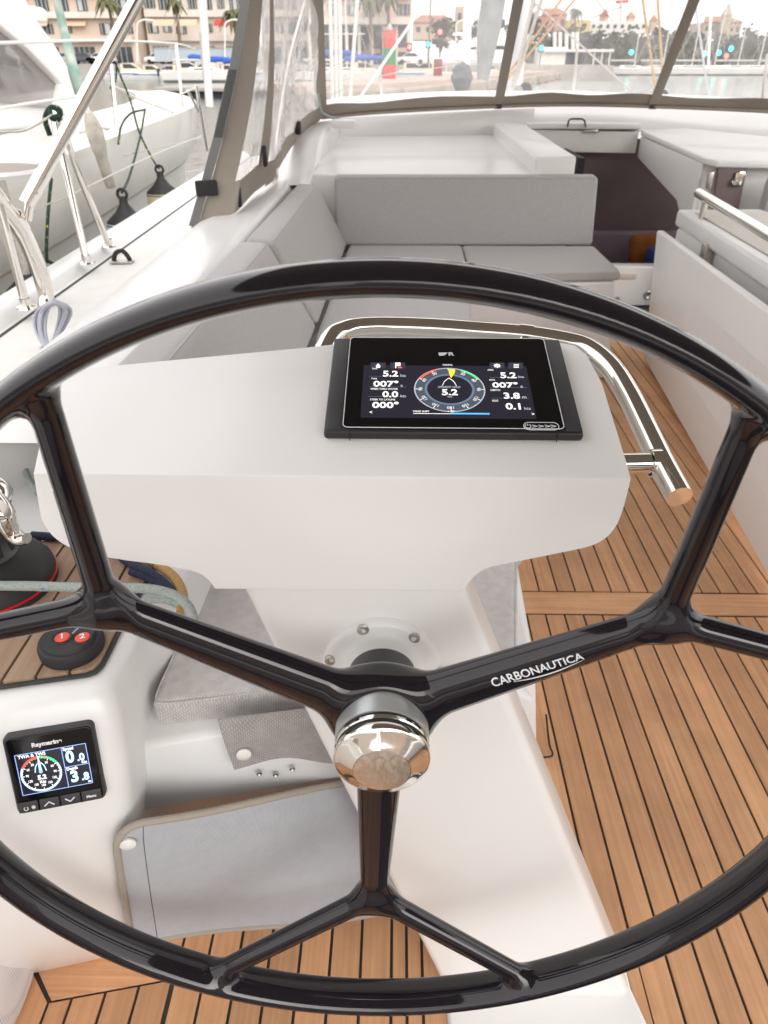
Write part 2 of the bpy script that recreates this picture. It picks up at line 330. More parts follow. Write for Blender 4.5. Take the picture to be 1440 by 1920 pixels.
# ================================================================== THE COCKPIT (setting)
Z = lambda x, y, z: V((x, y, z))
water_m = mat('harbour_water', (.20, .215, .20), .16, var=.25, vscale=.25, bump=.8, bscale=1.8, bdist=.06, stretch=(1, .45, 1))
w = struct(obj('water', [(-900, -300, -.8), (900, -300, -.8), (900, 900, -.8), (-900, 900, -.8)], [[0, 1, 2, 3]], water_m))
# own hull and decks
sole = struct(box('cockpit_sole', (1.0, 2.0, -.03), (3.7, 6.0, .05), caulk))
def plank(pts, m, parent=sole, zt=0., th=.0045):
    return prism('plank', [(p[0], p[1], zt) for p in pts], (0, 0, -th), m, parent, .0006, 1, None)
PITCH, G = .0545, .0026
def planks(x0, x1, y0, y1, m=tk, parent=sole, zt=0., pitch=PITCH, off=.001):
    k = math.floor((x0-off)/pitch)
    while off+k*pitch < x1-.004:
        a, b = max(off+k*pitch, x0)+G, min(off+(k+1)*pitch, x1)-G
        if b-a > .006:
            fa = y0(.5*(a+b)) if callable(y0) else y0
            fl = (y0(a), y0(b)) if callable(y0) else (y0, y0)
            plank([(a, fl[0]+G), (b, fl[1]+G), (b, (y1(b) if callable(y1) else y1)-G), (a, (y1(a) if callable(y1) else y1)-G)], m, parent, zt)
        k += 1
planks(.30, 1.42, 1.690, 4.62)
for xa, xb in ((.30, .79), (.795, 1.42)): plank([(xa, 1.588), (xb, 1.590), (xb, 1.686), (xa, 1.684)], tkx)
planks(.437, 1.42, -.6, 1.583); planks(.412, .4395, .30, .66, off=.412, pitch=.05)
planks(.30, .437, .66, 1.583)
planks(.028, .10, -.6, .75); planks(-.377, .028, -.6, .745)
planks(-.582, -.377, -.6, lambda x: .5615+(x+.578)*.197)
plank([(-.634, .623), (-.3795, .676), (-.3795, .602), (-.578, .563)], tkx)
plank([(-.640, .617), (-.5845, .5605), (-.5845, -.6), (-.640, -.6)], tk)
# port coaming, side deck, toe rail  (sections across the boat, swept along it)
def sweep(name, prof, ys, m, sx=None):
    rows = []
    for y in ys:
        rows.append([V((x+(sx(y) if sx else 0), y, z)) for x, z in prof])
    return struct(grid(name, rows, m))
ys = [-.6+.25*i for i in range(31)]
flare = lambda y: -.045*max(0, min(1, (y-1.2)/2.5)) - .02*max(0, y-3.7)
deckp = [(-1.36, -.80), (-1.37, .2), (-1.345, .62), (-1.335, .672), (-1.315, .685), (-1.24, .685), (-1.222, .678), (-1.205, .652), (-1.198, .648), (-1.19, .6485)]
sweep('side_hull', deckp, ys, gel, flare)
sweep('deck_seam', [(-1.192, .6487), (-1.176, .6492)], ys, caulk, flare)
sweep('side_deck', [(-1.178, .6488), (-1.10, .652), (-.99, .655), (-.955, .662), (-.93, .68)], ys, nonskid, flare)
cop = [(-.935, .675), (-.915, .70), (-.87, .75), (-.82, .79), (-.77, .806), (-.66, .812), (-.59, .812), (-.566, .80), (-.556, .77), (-.55, .62), (-.53, .44)]
sweep('coaming', cop, [1.05+.2*i for i in range(26)], gel, lambda y: -.02*max(0, y-3.5))
ca = [(-.97, .66), (-.955, .72), (-.93, .775), (-.90, .80), (-.86, .81), (-.74, .812), (-.70, .80), (-.685, .77), (-.675, .66), (-.665, .55)]
sweep('coaming_aft', ca, [-.6+.1*i for i in range(20)], gel, lambda y: (-.10*max(0, min(1, (1.25-y)/.4))+.115*max(0, min(1, (y-1.0)/.3))))
# raised forward end of the coaming where it meets the cabin
cf = []
for y, xl, xr, z in ((4.06, -.655, -.46, .80), (4.30, -.65, -.452, .825), (4.48, -.645, -.445, .90), (4.66, -.64, -.44, .965), (4.95, -.62, -.43, 1.01), (5.3, -.60, -.40, 1.035)):
    cf.append([V((xl-.03, y, .6)), V((xl-.01, y, z-.03)), V((xl+.01, y, z-.006)), V((xl+.035, y, z)), V((xr-.03, y, z)), V((xr-.008, y, z-.008)), V((xr, y, z-.03)), V((xr+.02, y, .6))])
struct(grid('coaming_forward', cf, gel))
# cabin trunk ahead of the bench, cabin top, companionway
cab = struct(solid('cabin_top', [(-.46, 4.13, .845), (.76, 4.13, .845), (.76, 5.45, .93), (-.46, 5.30, .93), (-.46, 4.13, 0), (.76, 4.13, 0), (.76, 5.45, 0), (-.46, 5.3, 0)],
       [[0, 1, 2, 3], [7, 6, 5, 4], [0, 4, 5, 1], [1, 5, 6, 2], [2, 6, 7, 3], [3, 7, 4, 0]], gel, None, .012))
rows = []
for y, dz in ((5.24, -.14), (5.30, .0), (5.38, .03), (5.7, .055), (6.3, .06), (8, .02), (10, -.05), (12, -.12)):
    rows.append([V((x, y+.30*(1-((x-1.17)/1.75)**2), 1.035+dz+.05*(1-((x-1.17)/1.75)**2))) for x in np.linspace(-.58, 2.92, 15)])
struct(grid('foredeck', rows, gel))
struct(solid('cabin_front_wall', [(-.6, 5.25, .60), (.92, 5.52, .62), (.92, 5.56, 1.085), (-.6, 5.29, 1.03), (-.6, 5.6, .60), (.92, 5.8, .62), (.92, 5.8, 1.08), (-.6, 5.6, 1.02)],
       [[0, 1, 2, 3], [7, 6, 5, 4], [0, 4, 5, 1], [1, 5, 6, 2], [2, 6, 7, 3], [3, 7, 4, 0]], gel, None, .004))
# companionway side coamings (left block, right block) and header
lb = [pyy(1005, 296, 4.16), pyy(1082, 293, 4.16), pyy(982, 231, 5.42), pyy(926, 229, 5.42)]
struct(prism('companionway_coaming_port', lb, (0, 0, -.62), gel, None, .014))
rb = [pyy(1202, 243, 5.40), pyy(1322, 296, 4.45), pyy(1346, 302, 4.40), pyy(1500, 305, 4.40), pyy(1500, 262, 4.95), pyy(1290, 240, 5.40)]
struct(prism('companionway_coaming_starboard', rb, (0, 0, -.035), gel, None, .010))
rc = [pyy(1202, 246, 5.40), pyy(1318, 297, 4.46)]
# inner grey face under starboard coaming, header face ahead
struct(prism('companionway_side', [rc[0]+V((.004, 0, -.03)), rc[1]+V((.004, 0, -.03)), rc[1]+V((0.0, 0, -.36)), rc[1]+V((0, .12, -.36)), rc[1]+V((-.0, .28, -.26)), rc[0]+V((.004, 0, -.155))], (.05, 0.03, 0), gel, None, .004))
ha, hb = pyy(985, 243, 5.40), pyy(1198, 247, 5.40)
struct(prism('companionway_header', [ha, hb, hb+V((0, 0, -.13)), ha+V((0, 0, -.13))], (0, .05, 0), gel, None, .004))
sh = thing('sliding_hatch', 'white sliding companionway hatch pushed open under the sprayhood', 'hatch', ((ha+hb)/2))
prism('lid', [pyy(990, 241, 5.40), pyy(1196, 244, 5.40), pyy(1196, 238, 5.55), pyy(990, 236, 5.55)], (0, 0, .006), plum, sh)
box('frame', (ha+hb)/2+V((0, .02, .028)), ((hb-ha).length, .09, .035), gel, sh, .006, -.02)
hh = thing('hatch_handle', 'black bent handle on top of the sliding hatch', 'handle', pyy(1080, 238, 5.36))
yy = 5.36
tube('bar', [pyy(1064, 238, yy), pyy(1066, 226, yy), pyy(1071, 223, yy), pyy(1091, 223, yy), pyy(1096, 226, yy), pyy(1098, 238, yy)], .006, blackp, hh, straight=True, sides=8)
box('latch', pyy(1108, 246, ha.y-.012), (.10, .012, .02), satin, sh, .004)
# bulkhead round the opening, threshold, interior
struct(box('threshold', (1.52, 4.72, .125), (1.0, .10, .25), gel, None, .012))
struct(prism('bulkhead_starboard', [rc[1]+V((.03, .01, -.02)), rc[1]+V((1.5, .01, -.02)), rc[1]+V((1.5, .01, -.97)), rc[1]+V((.03, .01, -.97))], (0, .04, 0), gel, None, .004))
struct(box('saloon_wall', (2.05, 5.52, .20), (1.7, .04, 1.40), plum))
struct(box('saloon_floor', (1.9, 5.2, -.5), (2.0, .8, .04), tkx)); struct(box('saloon_side', (2.7, 5.1, .2), (.04, .8, 1.2), plum))
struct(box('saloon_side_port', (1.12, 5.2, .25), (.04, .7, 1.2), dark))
sc = thing('saloon_sofa', 'dim plum sofa seen through the companionway', 'sofa', (1.8, 5.3, -.4))
box('seat', (1.85, 5.18, -.18), (1.3, .55, .36), plum2, sc, .03); box('backrest', (1.85, 5.42, .10), (1.3, .12, .44), plum2, sc, .03)
pl = thing('throw_pillow', 'orange pillow on the sofa inside the cabin', 'pillow', pyy(1207, 495, 5.2)); 
box('cover', pyy(1210, 470, 5.2), (.24, .10, .22), orange, pl, .04, .25, 3, -.25)
tag(box('folded_blanket', pyy(1228, 486, 5.05), (.10, .14, .14), bluec, None, .02), 'dark blue folded cloth beside the orange pillow', 'blanket')
kl = thing('courtesy_light', 'flat white plate light on the companionway threshold', 'light', pyy(1177, 518, 4.665))
box('plate', pyy(1177, 518, 4.664), (.11, .012, .035), mat('light_plate', (.62, .58, .5), .4), kl, .004)
lathe('lens', [(0, .013), (.006, .013), (.009, .009), (.0091, 0)], pyy(1158, 559, 4.669), (0, -1, 0), satin, kl, 16)
lathe('drain_cover', [(0, .028), (.006, .028), (.008, .022), (.004, .016), (.004, 0)], pyy(1215, 553, 4.669), (0, -1, 0), satin, None, 20)
tag(bpy.data.objects['drain_cover'], 'round metal socket low on the threshold by the table', 'socket')
# folded plum door with lock at the right
DY = 4.41
pd = thing('companionway_door', 'plum companionway door folded open beside the starboard coaming', 'door', pyy(1365, 385, 4.5))
prism('panel', [pyy(1349, 303, DY), pyy(1402, 313, DY), pyy(1380, 420, DY), pyy(1334, 412, DY)], (.0, .03, 0), plum, pd, .006)
lk = box('lock', pyy(1386, 335, DY-.012), (.055, .02, .075), chrome, pd, .008)
lathe('knob', [(0, .016), (.02, .016), (.024, .012), (.024, 0)], pyy(1375, 341, DY-.005), (0, -1, 0), chrome, lk, 20)
hg = tag(box('hinge', pyy(1331, 338, DY), (.03, .012, .085), satin, None, .003), 'small steel hinge on the starboard companionway post', 'hinge')
cs = tag(box('starboard_backrest', pyy(1455, 365, 4.3)+V((.06, 0, -.05)), (.26, .10, .30), cushf, None, .04), 'grey backrest cushion behind the table, cut by the right edge', 'cushion')
# ------------------------------------------------------------------ bench
A2 = V((.973, .23, 0)); N2 = V((.23, -.973, 0)); Q0 = V((-.406, .681, 0))
def bf(s, off, z): p = Q0 + A2*s + N2*off; return V((p.x, p.y, z))
seat_fp_b = [bf(-.03, -.05, 0), bf(.74, -.05, 0), (.335, 1.2, 0), (.335, 3.36, 0), (1.07, 3.40, 0), (1.07, 4.14, 0), (-.5, 4.14, 0), (-.5, 1.2, 0)]
seat_fp_t = [bf(-.03, -.05, .47), bf(.68, -.05, .47), (.255, 1.2, .47), (.255, 3.30, .47), (1.03, 3.44, .47), (1.03, 4.14, .47), (-.5, 4.14, .47), (-.5, 1.2, .47)]
n8 = 8
struct(solid('bench', list(map(V, seat_fp_b))+list(map(V, seat_fp_t)), [list(range(8))[::-1], list(range(8, 16))]+[[i, (i+1) % 8, 8+(i+1) % 8, 8+i] for i in range(8)], gel, None, .012))
KS = .93
def nr(p): return CAM+(V(p)-CAM)*KS
struct(prism('bench_end_lip', [nr(p) for p in (bf(.008, .004, .352), bf(.66, .004, .335), bf(.66, .0, .45), bf(.62, -.02, .480), bf(.03, -.02, .480), bf(.004, -.005, .43))], tuple(-N2*.40), gel, None, .010))
sw = []
for px, py in ((486, 1450), (517, 1452), (548, 1441)):
    c = nr(ppl(px, py, bf(0, .006, 0), N2))
    b_ = lathe('screw', [(0, .0042), (.0015, .0042), (.002, .003), (.0005, .0015), (.0005, 0)], c, N2, satin, None, 14)
    sw.append(b_)
for b_, l in zip(sw, ('leftmost of three small screws below the fabric flap', 'middle one of three small screws below the fabric flap', 'rightmost of three small screws below the fabric flap')): tag(b_, l, 'screw', 'screws on the bench end')
# cushions
def cushion(name, top, z0, z1, label, m=cush, bev=.014, group='bench cushions', seam=True, grp=None):
    t = thing(name, label, 'cushion', V(sum((V((p[0], p[1], z0)) for p in top), V((0, 0, 0))))/len(top), group)
    prism('body', [(p[0], p[1], z1) for p in top], (0, 0, z0-z1), m, t, bev, 4)
    if seam:
        c = V(sum((V((p[0], p[1], 0)) for p in top), V((0, 0, 0))))/len(top)
        pts = [V((p[0], p[1], z1-bev*.32))+(V((p[0], p[1], 0))-c).normalized()*(-bev*.30) for p in top]
        P2 = []
        for i in range(len(pts)):
            a, b = pts[i], pts[(i+1) % len(pts)]
            for k in (.04, .2, .4, .6, .8, .96): P2.append(lerp(a, b, k))
        tube('piping', P2, .0022, m, t, closed=True, n=2, sides=6)
    return t
_t = [nr((x, y, .532)) for x, y in ((-.368, .740), (.20, .842), (.246, 1.16), (-.355, 1.16))]
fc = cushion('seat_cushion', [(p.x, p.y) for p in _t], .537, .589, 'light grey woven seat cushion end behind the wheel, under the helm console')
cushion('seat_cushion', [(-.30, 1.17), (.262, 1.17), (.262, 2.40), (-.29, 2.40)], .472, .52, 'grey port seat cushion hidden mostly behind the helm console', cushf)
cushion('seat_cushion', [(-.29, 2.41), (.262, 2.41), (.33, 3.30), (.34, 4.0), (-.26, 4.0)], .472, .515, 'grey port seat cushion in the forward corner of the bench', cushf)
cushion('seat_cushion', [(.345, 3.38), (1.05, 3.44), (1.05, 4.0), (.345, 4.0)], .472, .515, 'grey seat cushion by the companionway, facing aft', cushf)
def back(name, a, b, label, zb, zt, lean, th, m=cushf, endcap=0):
    a, b = V(a), V(b); d = (b-a).normalized(); nn = V((d.y, -d.x, 0))       # nn points to the sitter
    t = thing(name, label, 'cushion', ((a+b)/2)+V((0, 0, zb)), 'backrest cushions')
    pr = [V((0, 0, zb)), V((0, 0, zt))-nn*lean, V((0, 0, zt+.005))-nn*(lean+th*.75), V((0, 0, zb))-nn*th]
    p = prism('body', [a+q for q in pr], b-a, m, t, .022, 4)
    tube('piping', [lerp(a, b, f_)+V((0, 0, zt-.006))-nn*(lean+.004) for f_ in np.linspace(.02, .98, 8)], .0032, m, t, n=2, sides=6)
    return t
back('backrest_cushion', (-.335, 3.97, 0), (1.045, 4.0, 0), 'wide grey backrest cushion at the forward end of the bench', .512, .842, .075, .13, cush_shaded)
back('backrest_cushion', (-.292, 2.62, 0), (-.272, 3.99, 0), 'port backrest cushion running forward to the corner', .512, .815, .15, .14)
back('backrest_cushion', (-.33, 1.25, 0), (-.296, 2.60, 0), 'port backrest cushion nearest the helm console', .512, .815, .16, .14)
# flap with snap hanging from the end cushion
fl = thing('cushion_flap', 'dark grey fabric flap with a white snap, hanging below the cushion', 'flap', ppl(520, 1390, bf(0, .02, 0), N2))
c00, c10 = ppl(408, 1348, bf(0, .016, 0), N2), ppl(640, 1320, bf(0, .016, 0), N2); c01, c11 = ppl(439, 1438, bf(0, .012, 0), N2), ppl(672, 1418, bf(0, .012, 0), N2)
rows = []
for j in range(9):
    v = j/8; rows.append([nr(lerp(lerp(c00, c10, u_), lerp(c01, c11, u_), v))+N2*(.006*math.sin(u_*7+1)*v+.003*math.sin(v*5))+V((0, 0, (.010*math.sin(u_*6.3)*v*v))) for u_ in np.linspace(0, 1, 15)])
grid('cloth', rows, fabric('flap_cloth', (.44, .42, .415), (.24, .23, .23), 120), fl, .003)
lathe('snap', [(0, .0105), (.003, .0105), (.005, .008), (.0058, 0)], nr(ppl(457, 1413, bf(0, .024, 0), N2)), N2, snap, fl, 24)
# mesh panel over the opening in the bench end
mp_ = thing('mesh_panel', 'grey mesh cloth panel with beige binding covering the bench opening', 'mesh panel', pz(450, 1740, .0))
TL, TR = ppl(212, 1548, bf(0, .158, 0), N2), ppl(880, 1430, bf(0, .0, 0), N2); BL, BR = ppl(250, 1766, bf(0, .135, 0), N2), pz(874, 1690, .008)
rows = []
NU, NV = 41, 19
for j in range(NV):
    v = j/(NV-1); row = []
    for i in range(NU):
        u_ = i/(NU-1); p = lerp(lerp(TL, TR, u_), lerp(BL, BR, u_), v)
        ru, rv = .075, .16; e = max(0, 1-u_/ru); f_ = max(0, 1-v/rv)
        if e > 0 and f_ > 0:
            e2, f2 = e*math.sqrt(1-f_*f_/2), f_*math.sqrt(1-e*e/2); p = lerp(lerp(TL, TR, (1-e2)*ru), lerp(BL, BR, (1-e2)*ru), (1-f2)*rv)
        p = p + N2*(.010*math.sin(3.1*v)*math.sin(3.1*u_)+.004*math.sin(9*u_+3*v))
        row.append(p)
    rows.append(row)
grid('cloth', rows, meshf, mp_, .002)
edge = [r[0] for r in rows][::-1] + rows[0][1:]
tube('binding', [p+N2*.001 for p in edge], .0052, bindm, mp_, n=2, sides=8)
tube('binding', [p+N2*.001 for p in rows[-1]], .0052, bindm, mp_, n=2, sides=8)
st = [lerp(rows[j][2], rows[j][3], .35)+N2*.0016 for j in range(NV)]
tube('stitching', st, .0009, mat('thread', (.12, .12, .125), .9), mp_, n=2, sides=5)
lathe('snap', [(0, .0105), (.003, .0105), (.005, .008), (.0058, 0)], rows[2][1]+N2*.003, N2, snap, mp_, 24)
# ------------------------------------------------------------------ island with winch (port side of the helm)
ZT = .70
lv = [(.70, .078, .027), (.665, .098, .034), (.60, .122, .034), (.54, .138, .028), (.42, .146, .002), (.30, .140, -.018), (.15, .09, -.03), (0, .025, -.035)]
rt = [pz(262, 1165, ZT), pz(352, 1070, ZT), V((-.31, 1.15, ZT)), V((-1.0, 1.15, ZT))]
iv, ifc = [], []
for z, o_, s1 in lv:
    k_ = (.70-z)*.06
    iv += [bf(-.62, o_, z), bf(-.3, o_, z), bf(-.1, o_, z), bf(s1-.012, o_, z), bf(s1+.004, o_-.005, z), bf(s1+.014, o_-.02, z)]+[V((p.x-k_, p.y, z)) for p in rt[:2]]+[V((p.x, p.y, z)) for p in rt[2:]]
nI = 10
for q_ in range(len(lv)-1): ifc += [[q_*nI+i_, q_*nI+(i_+1) % nI, (q_+1)*nI+(i_+1) % nI, (q_+1)*nI+i_] for i_ in range(nI)]
ifc += [list(range(nI)), list(range((len(lv)-1)*nI, len(lv)*nI))[::-1]]
struct(solid('winch_island', iv, ifc, gel, None, .016, 4, 42, 50))
padp = [pz(-330, 1322, ZT), pz(0, 1296, ZT), pz(168, 1272, ZT), pz(183, 1266, ZT), pz(196, 1253, ZT), pz(203, 1240, ZT), pz(246, 1152, ZT), pz(318, 1030, ZT), pz(-160, 1010, ZT)]
pad = struct(prism('winch_pad', [p+V((0, 0, .002)) for p in padp], (0, 0, .004), caulk))
# planks of the pad, cut to the pad outline
def clip(poly, a, b, keep):
    out = []
    for i in range(len(poly)):
        p, q_ = poly[i], poly[(i+1) % len(poly)]
        dp, dq = keep(p), keep(q_)
        if dp >= 0: out.append(p)
        if dp*dq < 0: out.append(lerp(p, q_, dp/(dp-dq)))
    return out
cc = sum(padp, V((0, 0, 0)))/len(padp)
inner = [p+(cc-p).normalized()*.006 for p in padp]
for k in range(-30, 5):
    x0 = -.4415+k*.0385
    pg = clip(inner, 0, 0, lambda p: p.x-(x0+.0018)); pg = clip(pg, 0, 0, lambda p: (x0+.0367)-p.x) if pg else pg
    if len(pg) > 2:
        ar = abs(sum(pg[i].x*pg[(i+1) % len(pg)].y-pg[(i+1) % len(pg)].x*pg[i].y for i in range(len(pg))))/2
        if ar > 2e-4: prism('plank', [(p.x, p.y, ZT+.0105) for p in pg], (0, 0, -.006), tko, pad, .0005, 1, None)
struct(box('port_side_wall', (-.70, .10, .28), (.12, 1.02, .56), gel, None, .02))
# speaker grille low on the side wall
spk = thing('speaker', 'round white speaker grille low on the port side, cut by the left edge', 'speaker', (-.64, .5, .13))
lathe('grille', [(0, .115), (.016, .114), (.030, .105), (.040, .08), (.045, .04), (.046, 0)], (-.638, .545, .135), (1, .0, .0), mat('perforated_grille', (.62, .61, .62), .6), spk, 64, 60)
_m = MATS['perforated_grille']; _t = _m.node_tree; _b = _t.nodes['Principled BSDF']
_tc = _t.nodes.new('ShaderNodeTexCoord'); _v = _t.nodes.new('ShaderNodeTexVoronoi'); _v.inputs['Scale'].default_value = 240; _v.inputs['Randomness'].default_value = .0
_r = _t.nodes.new('ShaderNodeMapRange'); _r.inputs[1].default_value = .22; _r.inputs[2].default_value = .30
_x = _t.nodes.new('ShaderNodeMix'); _x.data_type = 'RGBA'; _x.inputs['A'].default_value = (.28, .27, .29, 1); _x.inputs['B'].default_value = (.66, .65, .66, 1)
_t.links.new(_tc.outputs['Object'], _v.inputs['Vector']); _t.links.new(_v.outputs['Distance'], _r.inputs[0]); _t.links.new(_r.outputs[0], _x.inputs['Factor']); _t.links.new(_x.outputs['Result'], _b.inputs['Base Color'])
# ------------------------------------------------------------------ helm console: pod, column, flange
SLP = R(15); TN = V((0, -math.sin(SLP), math.cos(SLP))); TP = V((0, .747, .982))
def tz(x, y): return .982+math.tan(SLP)*(y-.747)
def top(px, py, off=0): return ppl(px, py, TP+TN*off, TN)
con = thing('helm_console', 'white moulded helm console on a slanting column behind the wheel', 'console', (.25, .6, 0))
fo = [(-.403, 1.2), (.258, 1.2), (.2585, .972), (.2535, .925), (.246, .903), (.231, .888), (.205, .880), (.125, .862), (.106, .857), (.094, .849), (.086, .838), (.080, .828), (-.211, .827), (-.218, .839), (-.228, .847), (-.25, .853), (-.34, .866), (-.365, .873), (-.384, .884), (-.396, .90), (-.402, .93)]
def chaikin(P):
    out = [P[0]]
    for a, b in zip(P[:-1], P[1:]): out += [(a[0]*.75+b[0]*.25, a[1]*.75+b[1]*.25), (a[0]*.25+b[0]*.75, a[1]*.25+b[1]*.75)]
    return out+[P[-1]]
fo = fo[:2]+chaikin(chaikin(fo[2:12]))+chaikin(chaikin(fo[12:]))
def fy(z): return .68+.216*(z-.964)
va = [V((x-(.004 if x < -.3 else 0), fy(z), z)) for x, z in fo]+[V((x, 1.05, z)) for x, z in fo]
n_ = len(fo)
A_ = solid('pod', va, [list(range(n_)), list(range(2*n_-1, n_-1, -1))]+[[i, (i+1) % n_, n_+(i+1) % n_, n_+i] for i in range(n_)], gel2)
tpoly = [(-.5, .60), (-.405, .60), (-.4025, .682), (-.428, .80), (-.4285, .838), (-.418, .860), (-.395, .870), (-.131, .915), (-.03, .9345), (.06, .938), (.215, .932), (.238, .925), (.250, .905), (.2615, .823), (.258, .683), (.262, .6)]
tpoly = tpoly[1:]
for v_ in A_.data.vertices:            # widen the extrusion at the port end so that the plan outline trims it
    if v_.co.x < -.36 and v_.co.y > 1: v_.co.x -= .06
vb = [V((x, y, tz(x, y))) for x, y in tpoly]+[V((x, y, .5)) for x, y in tpoly]
m_ = len(tpoly)
B_ = solid('cutter', vb, [list(range(m_)), list(range(2*m_-1, m_-1, -1))]+[[i, (i+1) % m_, m_+(i+1) % m_, m_+i] for i in range(m_)], gel2)
md = A_.modifiers.new('b', 'BOOLEAN'); md.operation = 'INTERSECT'; md.object = B_; md.solver = 'EXACT'
bpy.context.view_layer.update()
me = bpy.data.meshes.new_from_object(A_.evaluated_get(bpy.context.evaluated_depsgraph_get()))
bpy.data.objects.remove(A_); bpy.data.objects.remove(B_)
bm = bmesh.new(); bm.from_mesh(me); bmesh.ops.remove_doubles(bm, verts=bm.verts, dist=.0005); bmesh.ops.dissolve_limit(bm, angle_limit=R(1), verts=bm.verts, edges=bm.edges); bm.to_mesh(me); bm.free()
bevel_mesh(me, .010, 5, 24)
objm('pod', me, gel2, con, 60, False)
# column: leans to port as it rises
CN = V((0, -1, .112)).normalized(); CP = V((0, .58, 0))
cf_ = [ppl(840, 1872, CP, CN), ppl(1185, 1872, CP, CN), ppl(862, 1085, CP, CN), ppl(442, 1085, CP, CN)]
prism('column', cf_, (0, .10, 0), gel2, con, .014, 4)
solid('foot', [(.104, .40, 0), (.46, .40, 0), (.414, .60, 0), (.414, .66, 0), (.09, .66, 0), (.09, .60, 0), (.108, .40, .010), (.455, .40, .010), (.410, .592, .012), (.410, .65, .012), (.096, .65, .012), (.096, .592, .012)],
      [[5, 4, 3, 2, 1, 0], [6, 7, 8, 9, 10, 11]]+[[i, (i+1) % 6, 6+(i+1) % 6, 6+i] for i in range(6)], gel2, con, .004)
# ------------------------------------------------------------------ steering wheel
WT, WY = R(1.65), R(1.17)
WC = V((-.0109, .4657, .7622)); WN = V((math.sin(WY)*math.cos(WT), -math.cos(WY)*math.cos(WT), math.sin(WT)))
WU = V((0, 0, 1)).cross(WN).normalized(); WW = WN.cross(WU)
def wl(u_, v_, d): return WC + WU*u_ + WW*v_ + WN*d
RR, RJ, DJ, DH, OFF, PHI = .4675, .304, -.042, -.062, R(25.0), R(-2.0)
RA, RB = .0122, .0225
def smin(a, b, k): h = np.maximum(k-np.abs(a-b), 0)/k; return np.minimum(a, b)-h*h*k*.25
def rcone(p, a, b, ra, rb, fl=1.0):
    a, b = np.array(a, np.float32), np.array(b, np.float32); ab = b-a; L2 = (ab*ab).sum()
    t = np.clip(((p-a)@ab)/L2, 0, 1); q_ = p-(a+t[..., None]*ab)
    q_ = q_*np.array([1, 1, fl], np.float32)
    return np.sqrt((q_*q_).sum(-1))-(ra+(rb-ra)*t)
def polar(r, a, d): return (r*math.cos(a), r*math.sin(a), d)
def comps(p):
    rad = np.sqrt(p[..., 0]**2+p[..., 1]**2); q_ = rad-RR; d = p[..., 2]
    k = np.sqrt((q_/RA)**2+(d/RB)**2)+1e-6; g = np.sqrt((q_/RA**2)**2+(d/RB**2)**2)+1e-6
    rim = np.maximum(k*(k-1)/g, -.03)
    hx, hy = rad-.045, np.abs(d-(DH-.002))-.009; hub = np.sqrt(np.maximum(hx, 0)**2+np.maximum(hy, 0)**2)+np.minimum(np.maximum(hx, hy), 0)-.0125
    out = [rim, hub]
    for a0 in (150, 30, 270):
        a = R(a0)+PHI; J = polar(RJ, a, DJ)
        s = rcone(p, polar(.02, a, DH), polar(RJ*.985, a, DJ), .0290, .0170, 1.35)
        for sg, of_ in ((-1, R(13.5) if a0 == 30 else OFF), (1, R(13.5) if a0 == 150 else OFF)):
            E1 = polar(RR*.97, a+sg*of_, -.004)
            s = smin(s, rcone(p, J, E1, .0140, .0118, 1.0), .024)
        out.append(s)
    return out
def sdf(p):
    c = comps(p); s = c[1]
    for q_ in c[2:]: s = smin(s, q_, .022)
    return smin(s, c[0], .016)
h_ = .0042
gx = np.arange(-.505, .506, h_, dtype=np.float32); gz = np.arange(-.098, .042, h_, dtype=np.float32)
nx, nz = len(gx), len(gz)
D = np.empty((nx, nx, nz), np.float32)
for i in range(nx):
    Y_, Z_ = np.meshgrid(gx, gz, indexing='ij'); P_ = np.stack([np.full_like(Y_, gx[i]), Y_, Z_], -1); D[i] = sdf(P_)
ins = D < 0
c8 = sum(ins[a:nx-1+a, b:nx-1+b, c:nz-1+c].astype(np.int8) for a in (0, 1) for b in (0, 1) for c in (0, 1))
cells = np.argwhere((c8 > 0) & (c8 < 8)); idx = -np.ones(c8.shape, np.int64); idx[tuple(cells.T)] = np.arange(len(cells))
pts = np.stack([gx[cells[:, 0]], gx[cells[:, 1]], gz[cells[:, 2]]], -1).astype(np.float32)+h_/2
def grad(p, e=.0006):
    g = np.stack([sdf(p+np.eye(3, dtype=np.float32)[k]*e)-sdf(p-np.eye(3, dtype=np.float32)[k]*e) for k in range(3)], -1)/(2*e); return g
for it in range(5):
    g = grad(pts); pts = pts-np.clip(sdf(pts)[:, None], -.004, .004)*g/np.maximum((g*g).sum(-1, keepdims=True), .05)
nrm = grad(pts, .0012); nrm /= np.linalg.norm(nrm, axis=1, keepdims=True)
quads = []
for ax in range(3):
    sl_a = [slice(None)]*3; sl_b = [slice(None)]*3; sl_a[ax] = slice(0, -1); sl_b[ax] = slice(1, None)
    ch = np.argwhere(ins[tuple(sl_a)] != ins[tuple(sl_b)]); o1, o2 = [(1, 2), (2, 0), (0, 1)][ax]
    ch = ch[(ch[:, o1] > 0) & (ch[:, o2] > 0)]
    e1 = np.zeros(3, int); e1[o1] = 1; e2 = np.zeros(3, int); e2[o2] = 1
    q_ = np.stack([idx[tuple((ch-e1-e2).T)], idx[tuple((ch-e2).T)], idx[tuple(ch.T)], idx[tuple((ch-e1).T)]], -1)
    fl_ = ~ins[tuple(ch.T)]; q_[fl_] = q_[fl_][:, ::-1]; quads.append(q_[(q_ >= 0).all(1)])
quads = np.concatenate(quads)
fc_ = pts[quads].mean(1); cp = np.stack(comps(fc_), -1); own = cp.argmin(1)
wpts = np.array([wl(*map(float, p)) for p in pts]); Rm = np.array([WU, WW, WN]); wn = nrm@Rm
whl = thing('steering_wheel', 'glossy black carbon steering wheel with three forked spokes', 'steering wheel', WC)
